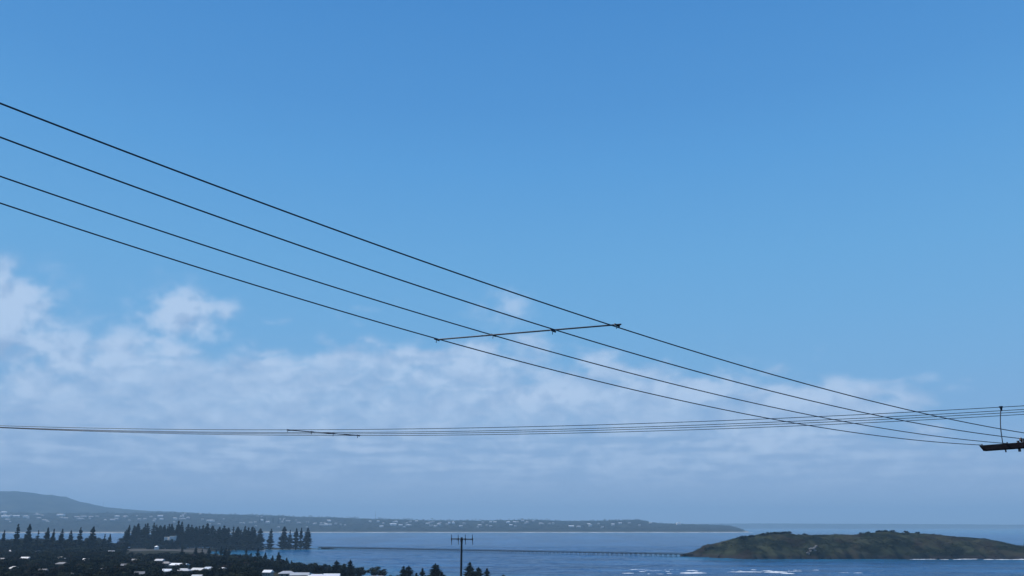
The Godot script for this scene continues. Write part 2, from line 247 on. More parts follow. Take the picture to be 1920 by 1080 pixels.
# ---------------------------------------------------------------- sky
func make_sky() -> ImageTexture:
	var W := 4096
	var H := 2048
	var els := [-90.0, 0.0, 1.5, 4.0, 7.0, 10.0, 14.0, 18.0, 25.0, 29.0, 36.0, 50.0, 90.0]
	var cols := [Color8(164, 190, 222), Color8(164, 190, 222), Color8(163, 191, 226), Color8(148, 183, 223), Color8(130, 177, 222), Color8(121, 176, 223), Color8(112, 173, 223), Color8(104, 169, 222), Color8(89, 157, 218), Color8(81, 148, 212), Color8(71, 138, 205), Color8(58, 120, 190), Color8(48, 104, 175)]
	var n1 := FastNoiseLite.new()
	n1.seed = 11
	n1.frequency = 1.0
	n1.fractal_octaves = 6
	n1.fractal_gain = 0.52
	var n2 := FastNoiseLite.new()
	n2.seed = 29
	n2.frequency = 1.0
	n2.fractal_octaves = 3
	# heaps of cloud: azimuth, elevation, half width, half height (degrees), strength
	var heaps := [[-33.2, 12.8, 3.0, 2.2, 1.2], [-33.8, 15.0, 1.6, 1.0, 0.75], [-33.0, 10.4, 5.2, 2.2, 1.0], [-23.2, 13.4, 2.6, 1.7, 1.2], [-24.4, 11.6, 3.0, 1.2, 0.75], [-20.4, 13.9, 1.1, 1.0, 0.65], [-0.6, 15.0, 2.4, 1.5, 0.48], [-17.0, 11.0, 3.2, 1.1, 0.55], [-8.0, 11.0, 5.0, 1.5, 0.5], [-2.5, 11.4, 3.6, 1.6, 0.45], [2.2, 8.9, 3.4, 0.7, 0.85], [13.0, 9.4, 5.0, 1.2, 0.7], [21.0, 8.2, 4.6, 0.9, 0.55], [-13.0, 8.6, 3.0, 0.8, 0.4], [18.0, 5.8, 4.0, 0.7, 0.35]]
	var tops := [Vector2(-180, 9.0), Vector2(-120, 11.0), Vector2(-70, 9.5), Vector2(-34, 10.2), Vector2(-29, 9.4), Vector2(-24, 10.6), Vector2(-17, 11.2), Vector2(-10, 12.2), Vector2(-3, 12.2), Vector2(3, 10.6), Vector2(12, 10.0), Vector2(19, 8.9), Vector2(24, 7.2), Vector2(28, 5.6), Vector2(34, 4.6), Vector2(60, 6.0), Vector2(110, 9.0), Vector2(150, 10.0), Vector2(180, 9.0)]
	var data := PackedFloat32Array()
	data.resize(W * H * 3)
	var lit := Color8(190, 213, 242).srgb_to_linear()
	var dim := Color8(152, 181, 219).srgb_to_linear()
	var low := Color8(158, 181, 214).srgb_to_linear()
	var dusk := Color8(141, 169, 208).srgb_to_linear()
	for j in H:
		var el := 90.0 - (j + 0.5) / H * 180.0
		var base := Color()
		for k in els.size() - 1:
			if el >= els[k] and el <= els[k + 1]:
				base = cols[k].srgb_to_linear().lerp(cols[k + 1].srgb_to_linear(), (el - els[k]) / (els[k + 1] - els[k]))
		var o := j * W * 3
		var cloudy := el > 0.0 and el < 20.0
		var ce := cos(deg_to_rad(el))
		var se := sin(deg_to_rad(el))
		for i in W:
			var c := base
			if cloudy:
				var az := (i + 0.5) / W * 360.0
				if az > 180.0:
					az -= 360.0
				var a := deg_to_rad(az)
				var x := sin(a) * ce
				var z := cos(a) * ce
				var f := n1.get_noise_3d(x * 13.0, se * 26.0, z * 13.0)
				var g := n2.get_noise_3d(x * 5.0 + 40.0, se * 15.0, z * 5.0)
				var top := along(tops, az) + g * 2.6
				var p := clampf((top - el) / 3.2, -1.0, 0.9) * 0.62
				# wisps: the same field, bent sideways by another
				var wx := x + g * 0.05
				var wisp := n1.get_noise_3d(wx * 24.0 + 9.0, se * 70.0 + f * 1.2, z * 24.0)
				var heap := 0.0
				if absf(az) < 42.0:
					for h in heaps:
						var dx: float = (az - h[0]) / h[2]
						var dy: float = (el - h[1]) / h[3]
						var r := dx * dx + dy * dy
						if r < 5.0:
							heap = maxf(heap, h[4] * exp(-r * 0.8))
				var bank := smoothstep(-0.05, 0.62, p * 1.45 + f * 0.58 + g * 0.25 + wisp * 0.13 + 0.38)
				bank *= clampf(0.90 + wisp * 0.26 + g * 0.25 + f * 0.2, 0.0, 1.0)
				var puff := n1.get_noise_3d(x * 19.0 + 3.0, se * 21.0, z * 19.0)
				var crest := smoothstep(0.05, 0.95, heap + puff * 0.95 * minf(heap * 1.6, 1.0) + wisp * 0.22)
				crest *= clampf(0.55 + heap * 0.55, 0.0, 1.0)
				var cover := 1.0 - (1.0 - bank * 0.86) * (1.0 - crest * 0.92)
				# the crest of a heap is lit, its foot and the deep bank are in shade
				var f_up := n1.get_noise_3d(x * 19.0 + 2.88, se * 21.0 + 0.34, z * 19.0)
				var shade := clampf(0.60 + (puff - f_up) * (0.5 + crest * 0.8) + crest * 0.38 + wisp * 0.36 + f * 0.28 - clampf((7.0 - el) / 4.5, 0.0, 1.0) * 0.42 + g * 0.25, 0.0, 1.0)
				var cc := dim.lerp(lit, shade)
				# long thin layers low down
				var layer := n2.get_noise_3d(x * 9.0 + 7.0, se * 95.0, z * 9.0)
				if el < 6.0:
					cover *= clampf(1.0 + layer * 0.5 * smoothstep(0.3, 3.0, el), 0.0, 1.1)
					cc = cc.lerp(lit, clampf(layer * 1.1 + wisp * 0.5, 0.0, 0.5) * smoothstep(0.6, 4.0, el))
					cc = cc.lerp(dusk, clampf(-layer * 1.2 - wisp * 0.5, 0.0, 0.6) * smoothstep(0.6, 4.0, el))
					cc = low.lerp(cc, smoothstep(0.2, 4.5, el))
				var hazy := smoothstep(0.0, 2.5, el)
				c = base.lerp(cc, clampf(cover, 0.0, 1.0) * (0.35 + 0.60 * hazy))
			data[o] = c.r / EXPOSURE
			data[o + 1] = c.g / EXPOSURE
			data[o + 2] = c.b / EXPOSURE
			o += 3
	return ImageTexture.create_from_image(Image.create_from_data(W, H, false, Image.FORMAT_RGBF, data.to_byte_array()))

# ---------------------------------------------------------------- land
const HILLSIDE := [Vector2(-400, 60), Vector2(-60, 36), Vector2(0, 32.2), Vector2(13, 28.6), Vector2(45, 24.2), Vector2(80, 21), Vector2(150, 14), Vector2(300, 8), Vector2(450, 7), Vector2(700, 5.5), Vector2(1000, 4.2), Vector2(1300, 3.0), Vector2(1500, 2.5)]
var coast := PackedVector2Array([Vector2(-2600, -900), Vector2(-2600, 1420), Vector2(-1200, 1390), Vector2(-800, 1345), Vector2(-594, 1330), Vector2(-420, 1325), Vector2(-330, 1345), Vector2(-300, 1328), Vector2(-318, 1312), Vector2(-360, 1300), Vector2(-411, 1268), Vector2(-428, 1190), Vector2(-400, 1110), Vector2(-360, 1050), Vector2(-312, 930), Vector2(-266, 840), Vector2(-215, 740), Vector2(-160, 632), Vector2(-115, 590), Vector2(-60, 560), Vector2(0, 540), Vector2(150, 500), Vector2(420, 430), Vector2(1400, 250), Vector2(2600, 100), Vector2(2600, -900)])

func from_coast(x: float, d: float) -> float:
	# metres inland (positive) or out to sea (negative)
	var p := Vector2(x, d)
	var best := 1e9
	for i in coast.size():
		best = minf(best, Geometry2D.get_closest_point_to_segment(p, coast[i], coast[(i + 1) % coast.size()]).distance_to(p))
	return best if Geometry2D.is_point_in_polygon(p, coast) else -best

func ground_y(x: float, d: float) -> float:
	var s := from_coast(x, d)
	if s < 0.0:
		return maxf(-6.0, s * 0.15)
	return minf(along(HILLSIDE, d), 0.3 + s * 0.09)

const SHORE := 4860.0
const RIDGE := 6100.0
var rough_ground := FastNoiseLite.new()

func far_y(t: float, d: float) -> float:
	var foot := SHORE - 350.0 * smoothstep(-0.25, -0.45, t)
	if d < foot:
		return maxf(-12.0, (d - foot) * 0.12)
	var top := along(FARTOP, t)
	if d > RIDGE:
		return top - (d - RIDGE) * 0.02
	var q := clampf((d - foot - 45.0) / (RIDGE - foot - 45.0), 0.0, 1.0)
	var h := 6.0 + (top - 6.0) * pow(q, 0.8)
	if d < foot + 45.0:
		h = 6.0 * (d - foot) / 45.0
	if t > 0.24:
		h *= clampf((0.284 - t) / 0.012, 0.0, 1.0)
		if t > 0.2835:
			return -8.0
	return h + rough_ground.get_noise_2d(t * d * 3.0, d * 3.0) * 3.0 * minf(q * 6.0, 1.0)

func hill_y(t: float, d: float) -> float:
	var top := along(HILL, t)
	var q := clampf((d - 6400.0) / 2200.0, 0.0, 1.0)
	return lerpf(20.0, top, smoothstep(0.0, 1.0, q) * 0.6 + q * 0.4) + rough_ground.get_noise_2d(t * d, d) * 9.0 * q - maxf(0.0, d - 8600.0) * 0.1

func strip_y(t: float, d: float) -> float:
	var edge := smoothstep(0.17, 0.21, t) * smoothstep(0.0, 300.0, d - 13900.0)
	return lerpf(-6.0, along(STRIP, t) + rough_ground.get_noise_2d(t * d, d) * 5.0, edge)

func isle_y(x: float, d: float) -> float:
	var ridge := along(ISLE, x)
	var mid := 988.0 + 12.0 * sin(x * 0.012)
	var near_edge := 914.0 + 78.0 * smoothstep(262.0, 198.0, x) - 16.0 * smoothstep(480.0, 600.0, x) + rough_ground.get_noise_2d(x * 4.0, 7.0) * 9.0
	if x > 610.0:
		near_edge += (x - 610.0) * 1.6
	var far_edge := 1105.0 - 90.0 * smoothstep(262.0, 198.0, x)
	var q := 0.0
	if d < mid:
		q = (d - near_edge) / maxf(mid - near_edge, 1.0)
	else:
		q = (far_edge - d) / (far_edge - mid)
	if q < 0.0 or x < 199.0 or x > 650.0:
		return -3.0
	var h := ridge * pow(clampf(q, 0.0, 1.0), 0.62)
	var bump := rough_ground.get_noise_2d(x * 9.0, d * 9.0) * 2.4 + rough_ground.get_noise_2d(x * 2.6 + 300.0, d * 2.6) * 3.0
	return h + bump * minf(q * 4.0, 1.0) * clampf(ridge / 14.0, 0.15, 1.0) * (1.0 - 0.75 * smoothstep(0.75, 1.0, q))

# ---------------------------------------------------------------- plants
func pine_mesh(seed_: int, spread: float, sparse: float) -> Array:
	# one metre tall: trunk mesh and crown mesh of drooping and rising whorls
	var r := RandomNumberGenerator.new()
	r.seed = seed_
	var ts := begin()
	tube(ts, [Vector3(0, -0.04, 0), Vector3(0.004, 0.3, 0.003), Vector3(0, 0.97, 0)], [0.017, 0.012, 0.002], 6)
	var st := begin()
	st.set_smooth_group(-1)
	var tiers := 30
	for i in tiers:
		var t := 0.07 + 0.91 * i / (tiers - 1)
		var len_ := spread * pow(1.0 - t, 0.72) * r.randf_range(0.75, 1.08) + 0.006
		if t < 0.24:
			len_ *= r.randf_range(0.55, 1.0)
		if r.randf() < sparse:
			len_ *= r.randf_range(0.25, 0.7)
		var n := 9 if t < 0.85 else 6
		var off := r.randf() * TAU
		for k in n:
			var a := off + TAU * k / n + r.randf_range(-0.25, 0.25)
			var l := len_ * r.randf_range(0.55, 1.2)
			if r.randf() < sparse * 0.4:
				continue
			var dir := Vector3(cos(a), 0, sin(a))
			var side := Vector3(-sin(a), 0, cos(a))
			var p0 := Vector3(0, t, 0)
			var p1 := p0 + dir * l * 0.55 + Vector3(0, l * 0.02, 0)
			var p2 := p0 + dir * l + Vector3(0, l * 0.22, 0)
			var w := l * 0.30 + 0.005
			var h := 0.026
			for e: Array in [[p0, p1 + side * w, p1 + Vector3(0, h, 0)], [p0, p1 + Vector3(0, h, 0), p1 - side * w], [p0, p1 - side * w, p1 - Vector3(0, h, 0)], [p0, p1 - Vector3(0, h, 0), p1 + side * w],
				[p2, p1 + Vector3(0, h, 0), p1 + side * w], [p2, p1 - side * w, p1 + Vector3(0, h, 0)], [p2, p1 - Vector3(0, h, 0), p1 - side * w], [p2, p1 + side * w, p1 - Vector3(0, h, 0)]]:
				for p: Vector3 in e:
					st.add_vertex(p)
	return [done(ts), done(st)]

func bush_mesh(seed_: int, leaves: int, flat: float) -> Array:
	# a broad tree one metre tall and about one metre wide
	var r := RandomNumberGenerator.new()
	r.seed = seed_
	var ts := begin()
	tube(ts, [Vector3(0, -0.1, 0), Vector3(0.02, 0.25, 0), Vector3(0.0, 0.6, 0.02)], [0.05, 0.035, 0.012], 6)
	for k in 4:
		var a := TAU * k / 4.0 + r.randf()
		tube(ts, [Vector3(0.02, 0.25, 0), Vector3(cos(a) * 0.25, 0.6, sin(a) * 0.25)], [0.025, 0.008], 5)
	var lobes := []
	for k in 7:
		var a := TAU * k / 7.0 + r.randf() * 0.7
		var q := r.randf_range(0.12, 0.34)
		lobes.append([Vector3(cos(a) * q, r.randf_range(0.42, 0.78) * flat, sin(a) * q), r.randf_range(0.14, 0.24)])
	var st := begin()
	st.set_smooth_group(-1)
	for k in leaves:
		var lobe: Array = lobes[r.randi() % lobes.size()]
		var dir := Vector3(r.randfn(), r.randfn(), r.randfn()).normalized()
		var p: Vector3 = lobe[0] + dir * lobe[1] * pow(r.randf(), 0.35)
		var u := Vector3(r.randfn(), r.randfn(), r.randfn()).normalized()
		var v := dir.cross(u).normalized()
		u = v.cross(dir + u * 0.4).normalized()
		var s := r.randf_range(0.035, 0.075)
		quad(st, p - u * s, p - v * s * 0.7, p + u * s, p + v * s * 0.7)
	return [done(ts), done(st)]

func plant(called: String, meshes: Array, leaf: Material, category: String) -> Node3D:
	var o := Node3D.new()
	o.set_meta("kind_name", called)
	o.set_meta("category", category)
	put("trunk", meshes[0], M.bark, o)
	put("crown", meshes[1], leaf, o)
	return o

# ---------------------------------------------------------------- buildings
func house_proto(roof_mat: Material, wall_mat: Material, kind: int) -> Node3D:
	# one metre long (x), to be scaled: walls to height 1 of 0.28, roof above
	var o := Node3D.new()
	o.set_meta("kind_name", "house")
	o.set_meta("category", "house")
	var st := begin()
	box(st, Vector3(-0.5, -0.9, -0.32), Vector3(0.5, 0.28, 0.32))
	put("wall", done(st), wall_mat, o)
	st = begin()
	st.set_smooth_group(-1)
	var e := 0.05
	var hip := 0.3 if kind == 0 else 0.0
	var a := Vector3(-0.5 - e, 0.281, 0.32 + e)
	var b := Vector3(0.5 + e, 0.281, 0.32 + e)
	var c := Vector3(0.5 + e, 0.281, -0.32 - e)
	var d := Vector3(-0.5 - e, 0.281, -0.32 - e)
	var y := 0.45
	var p := Vector3(-0.5 - e + hip, y, 0)
	var q := Vector3(0.5 + e - hip, y, 0)
	quad(st, a, b, q, p)
	quad(st, c, d, p, q)
	for t: Array in [[b, c, q], [d, a, p]]:
		for v: Vector3 in t:
			st.add_vertex(v)
	quad(st, a, d, c, b)
	put("roof", done(st), roof_mat, o)
	for x: float in [-0.3, 0.02, 0.32]:
		st = begin()
		box(st, Vector3(x - 0.05, 0.08, 0.315), Vector3(x + 0.05, 0.2, 0.325))
		put("window", done(st), M.glass, o)
	return o

func _ready() -> void:
	var cam := Camera3D.new()
	cam.name = "camera"
	cam.position = Vector3(0, 34, 0)
	cam.rotation_degrees = Vector3(16.521, 0, 0)
	cam.fov = 39.43
	cam.near = 0.1
	cam.far = 60000.0
	add_child(cam)
	var env := Environment.new()
	env.background_mode = Environment.BG_SKY
	var sky := Sky.new()
	var pan := PanoramaSkyMaterial.new()
	pan.panorama = make_sky()
	sky.sky_material = pan
	env.sky = sky
	env.tonemap_mode = Environment.TONE_MAPPER_LINEAR
	env.tonemap_exposure = EXPOSURE
	env.fog_enabled = true
	env.fog_density = 0.00011
	env.fog_light_color = Color(0.44, 0.725, 1.0).linear_to_srgb()
	env.sdfgi_enabled = true
	env.ssao_enabled = true
	env.ssil_enabled = true
	var we := WorldEnvironment.new()
	we.name = "world_environment"
	we.environment = env
	add_child(we)
	var sun := DirectionalLight3D.new()
	sun.name = "sun"
	sun.light_energy = 1.35
	sun.light_color = Color(1.0, 0.975, 0.94)
	sun.light_angular_distance = 0.5
	sun.shadow_enabled = true
	add_child(sun)
	sun.look_at_from_position(SUN_TO * 100.0, Vector3.ZERO, Vector3.UP)

	rng.seed = 77
	rough_ground.seed = 4
	rough_ground.frequency = 0.012
	rough_ground.fractal_octaves = 4
	make_materials()
	make_setting()
	make_island()
	make_far_town()
	make_jetty()
	make_pines()
	make_town()
	make_waves()
	make_wires()
	make_antenna()

func make_materials() -> void:
	M.bark = toned(mat(Color.WHITE, 0.95), 5, Color(0.03, 0.025, 0.02), Color(0.09, 0.075, 0.06), 0.6)
	M.pine = mat(Color(0.0080, 0.0130, 0.0100), 0.9)
	M.pine_far = mat(Color(0.0084, 0.0144, 0.0120), 0.9)
	M.leaf = vmat(0.9)
	M.bush = mat(Color(0.0099, 0.0144, 0.0086), 0.9)
	M.scrub = vmat(0.95)
	M.land = vmat(0.97)
	M.glass = mat(Color(0.03, 0.04, 0.05), 0.15)
	M.wall = [mat(Color(0.16, 0.13, 0.11)), mat(Color(0.22, 0.20, 0.18)), mat(Color(0.30, 0.28, 0.26)), mat(Color(0.62, 0.61, 0.6))]
	M.roof = [toned(mat(Color.WHITE, 0.7), 21, Color(0.13, 0.13, 0.14), Color(0.19, 0.19, 0.20), 0.12), toned(mat(Color.WHITE, 0.6), 22, Color(0.42, 0.42, 0.43), Color(0.56, 0.56, 0.57), 0.12), toned(mat(Color.WHITE, 0.5), 23, Color(0.74, 0.74, 0.74), Color(0.86, 0.86, 0.85), 0.12), mat(Color(0.82, 0.82, 0.80), 0.5)]
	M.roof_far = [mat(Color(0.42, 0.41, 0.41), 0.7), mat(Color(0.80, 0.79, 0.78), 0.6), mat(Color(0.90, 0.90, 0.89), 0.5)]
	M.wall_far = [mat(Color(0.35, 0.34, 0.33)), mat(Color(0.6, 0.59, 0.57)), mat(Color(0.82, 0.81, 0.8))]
	M.timber = toned(mat(Color.WHITE, 0.9), 31, Color(0.009, 0.009, 0.012), Color(0.022, 0.020, 0.026), 3.0)
	M.cable = mat(Color(0.022, 0.038, 0.062), 0.6)
	M.steel = mat(Color(0.10, 0.10, 0.11), 0.55, 0.4)
	M.galvanised = mat(Color(0.045, 0.05, 0.055), 0.6, 0.2)
	M.porcelain = mat(Color(0.10, 0.05, 0.035), 0.25)
	M.concrete = mat(Color(0.16, 0.15, 0.14), 0.9)
	M.jetty = toned(mat(Color.WHITE, 0.9), 41, Color(0.016, 0.015, 0.015), Color(0.034, 0.031, 0.030), 0.2)
	M.foam = mat(Color(0.66, 0.69, 0.71), 0.9)
	var sea := mat(Color.WHITE, 0.16)
	sea.vertex_color_use_as_albedo = true
	sea.metallic_specular = 0.12
	sea.normal_enabled = true
	sea.normal_texture = noise_tex(51, 0.012, true, 9.0, 1024, 6)
	sea.normal_scale = 1.0
	sea.uv1_scale = Vector3(1.4, 1.4, 1.4)
	M.sea = sea

func structure(o: MeshInstance3D) -> MeshInstance3D:
	o.set_meta("kind", "structure")
	return o

func make_setting() -> void:
	# the sea: one sheet, fine where the camera is near it and coarser towards the horizon
	var swell := FastNoiseLite.new()
	swell.seed = 8
	swell.frequency = 0.045
	swell.fractal_octaves = 3
	var xs := [-20000.0, -14000.0, -9000.0, -5000.0, -3000.0, -2000.0, -1300.0, -900.0, -700.0, -560.0] + steps(-470, 800, 4.5) + [900.0, 1100.0, 1400.0, 2000.0, 3200.0, 5000.0, 9000.0, 14000.0, 20000.0]
	var ds := [250.0, 330.0, 400.0] + steps(450, 1500, 3.2) + [1560.0, 1640.0, 1760.0, 1920.0, 2120.0, 2400.0, 2800.0, 3300.0, 4000.0, 4900.0, 6500.0, 9000.0, 13000.0, 16000.0, 20000.0]
	var zs := ds.map(func(d: float) -> float: return -d)
	var wave := func(x: float, z: float) -> float:
		if x < -480.0 or x > 810.0 or z > -440.0 or z < -1510.0:
			return 0.0
		return swell.get_noise_2d(x * 0.55, z * 1.7) * 0.6 + swell.get_noise_2d(x * 1.3 + 500.0, z * 3.4) * 0.22
	var depth_tint := func(x: float, z: float, _y: float) -> Color:
		var d := -z
		var shallow := smoothstep(3000.0, 4900.0, d) * 0.7
		if d < 2200.0:
			var isle := Vector2(maxf(absf(x - 420.0) - 190.0, 0.0), maxf(absf(d - 990.0) - 70.0, 0.0)).length()
			shallow = maxf(shallow, 0.8 * smoothstep(110.0, 10.0, isle))
			if d > 400.0 and x < 200.0:
				shallow = maxf(shallow, smoothstep(-130.0, -10.0, from_coast(x, d)))
		var n := swell.get_noise_2d(x * 0.10, z * 0.32) + 0.6 * swell.get_noise_2d(x * 0.4 + 90.0, z * 1.5)
		var c := Color(0.006, 0.056, 0.160).lerp(Color(0.012, 0.096, 0.185), clampf(shallow + n * 0.35, 0.0, 1.0))
		return c * clampf(1.0 + n * 0.55, 0.6, 1.5)
	structure(put("sea", grid(xs, zs, wave, depth_tint), M.sea))

	# the near land: the hillside under the camera, the town flats and the pine point
	var gx := steps(-1300, -600, 25.0) + steps(-590, 100, 7.5) + steps(120, 900, 30.0)
	var gd := steps(-200, 380, 14.0) + steps(388, 1410, 8.0)
	var tone := FastNoiseLite.new()
	tone.seed = 15
	tone.frequency = 0.02
	tone.fractal_octaves = 4
	var paint := func(x: float, z: float, y: float) -> Color:
		var n := tone.get_noise_2d(x, z)
		var grass := Color(0.0150, 0.0180, 0.0100).lerp(Color(0.0350, 0.0310, 0.0200), clampf(n + 0.45, 0.0, 1.0))
		var t := x / -z if z < -100.0 else 0.0
		var sandy := smoothstep(0.9, 0.5, y) * 0.3
		if t > -0.47 and t < -0.33:
			sandy = maxf(sandy, smoothstep(1070.0, 1090.0, -z + n * 90.0) * smoothstep(1205.0, 1190.0, -z + n * 90.0))
		return grass.lerp(Color(0.085, 0.08, 0.074), clampf(sandy, 0.0, 1.0))
	structure(put("ground", grid(gx, gd.map(func(d: float) -> float: return -d), func(x: float, z: float) -> float: return ground_y(x, -z), paint), M.land))
	# rocks off the tip of the point
	var st := begin()
	for k in 26:
		var f := rng.randf()
		boulder(st, Vector3(-300.0 + 26.0 * f + rng.randf_range(-3, 3), 0.0, -1322.0 + rng.randf_range(-8, 8)), lerpf(2.6, 0.9, f) * rng.randf_range(0.6, 1.2))
	var o := put("rocks", done(st), mat(Color(0.0280, 0.0240, 0.0240), 0.9))
	o.set_meta("kind", "stuff")

	# the far shore with its beach, the hill behind it, the long low coast at the horizon
	var polar := func(t: float, d: float) -> Vector2: return Vector2(t * d, -d)
	var tint := func(t: float, d: float, y: float) -> Color:
		var n := tone.get_noise_2d(t * d * 0.3, d * 0.3)
		var m := tone.get_noise_2d(t * d * 1.1 + 900.0, d * 1.1)
		var green := Color(0.006, 0.009, 0.007).lerp(Color(0.034, 0.034, 0.024), clampf(n * 0.9 + m * 0.5 + 0.4, 0.0, 1.0))
		var sandy := smoothstep(5.0, 3.4, y)
		return green.lerp(Color(0.27, 0.25, 0.21), sandy)
	structure(put("coast", grid(steps(-0.80, 0.292, 0.0026), steps(4400, 6100, 28.0) + [6200.0, 6500.0, 7000.0], far_y, tint, polar), M.land))
	var hill_tint := func(t: float, d: float, _y: float) -> Color:
		var n := tone.get_noise_2d(t * d * 0.16, d * 0.16)
		return Color(0.006, 0.010, 0.007).lerp(Color(0.040, 0.044, 0.030), clampf(n * 1.4 + 0.5, 0.0, 1.0))
	structure(put("hill", grid(steps(-0.95, -0.28, 0.006), steps(6300, 8650, 60.0) + [9200.0], hill_y, hill_tint, polar), M.land))
	structure(put("coast_strip", grid(steps(0.10, 0.80, 0.006), [13800.0, 13950.0, 14080.0, 14200.0, 14300.0, 14600.0], strip_y, hill_tint, polar), M.land))
	# surf running onto the far beach
	st = begin()
	st.set_smooth_group(-1)
	for row in 3:
		var t := -0.60
		while t < 0.275:
			var span := rng.randf_range(0.006, 0.03)
			var foot := SHORE - 350.0 * smoothstep(-0.25, -0.45, t)
			if rng.randf() < [0.92, 0.6, 0.25][row]:
				var dd: float = foot - [14.0, 60.0, 150.0][row] + rng.randf_range(-8, 8)
				var hh: float = [1.3, 1.0, 0.8][row] * rng.randf_range(0.6, 1.2)
				ridge_strip(st, Vector3(t * dd, 0, -dd), Vector3((t + span) * dd, 0, -dd), hh, 16.0)
			t += span
	o = put("surf", done(st), M.foam)
	o.set_meta("kind", "stuff")
	# tree clumps over the far shore
	var clump := bush_mesh(3, 70, 0.9)
	var places := []
	var tints := []
	for k in 5200:
		var d := rng.randf_range(4560, 6120)
		var t := rng.randf_range(-0.66, 0.283)
		var y := far_y(t, d)
		if y < 5.0 or tone.get_noise_2d(t * d * 0.5 + 70.0, d * 0.5) < -0.12 and rng.randf() < 0.8:
			continue
		var s := rng.randf_range(9.0, 17.0) * (0.7 if t > 0.16 else 1.0)
		places.append(Transform3D(Basis(Vector3.UP, rng.randf() * TAU).scaled(Vector3(s * 1.4, s * rng.randf_range(0.55, 1.0), s * 1.4)), Vector3(t * d, y - 0.5, -d)))
		tints.append(Color(0.006, 0.010, 0.007).lerp(Color(0.036, 0.038, 0.026), rng.randf() * rng.randf()))
	# taller clumps that break the skyline of the ridge
	for k in 170:
		var t := rng.randf_range(-0.46, 0.205)
		var d := rng.randf_range(5960, 6110)
		if tone.get_noise_2d(t * 9000.0, 40.0) < -0.08:
			continue
		var s := rng.randf_range(12.0, 22.0)
		places.append(Transform3D(Basis(Vector3.UP, rng.randf() * TAU).scaled(Vector3(s * 1.2, s * rng.randf_range(0.7, 1.1), s * 1.2)), Vector3(t * d, far_y(t, d) - 3.0, -d)))
		tints.append(Color(0.007, 0.011, 0.008))
	scatter("woods", clump[1], M.leaf, places, tints)

func boulder(st: SurfaceTool, at: Vector3, r: float) -> void:
	var pts := []
	for lat in 4:
		var ring := []
		for k in 7:
			var a := TAU * k / 7.0
			var q := r * sin(PI * (0.12 + 0.26 * lat)) * rng.randf_range(0.75, 1.15)
			ring.append(at + Vector3(cos(a) * q, r * 0.7 * cos(PI * (0.12 + 0.26 * lat)) + r * 0.1, sin(a) * q))
		pts.append(ring)
	st.set_smooth_group(-1)
	for lat in 3:
		for k in 7:
			var n := (k + 1) % 7
			quad(st, pts[lat][k], pts[lat + 1][k], pts[lat + 1][n], pts[lat][n])
	for k in range(1, 6):
		for p: Vector3 in [pts[0][0], pts[0][k + 1], pts[0][k]]:
			st.add_vertex(p)

func ridge_strip(st: SurfaceTool, a: Vector3, b: Vector3, h: float, deep: float) -> void:
	# a low crest of foam from a to b, tapering at both ends, uneven along its top
	var n := 14
	var prev := []
	for i in n + 1:
		var f := float(i) / n
		var fat := pow(sin(PI * clampf(f, 0.02, 0.98)), 0.6) * rng.randf_range(0.55, 1.0)
		var c := a.lerp(b, f)
		var toward := (b - a).normalized().cross(Vector3.UP)
		var w := deep * fat * 0.5
		var cur := [c - toward * w + Vector3(0, 0.05, 0), c - toward * w * 0.2 + Vector3(0, h * fat, 0), c + toward * w * 0.35 + Vector3(0, h * fat * 0.7, 0), c + toward * w + Vector3(0, 0.05, 0)]
		if i > 0:
			for k in 3:
				quad(st, prev[k], prev[k + 1], cur[k + 1], cur[k])
		prev = cur

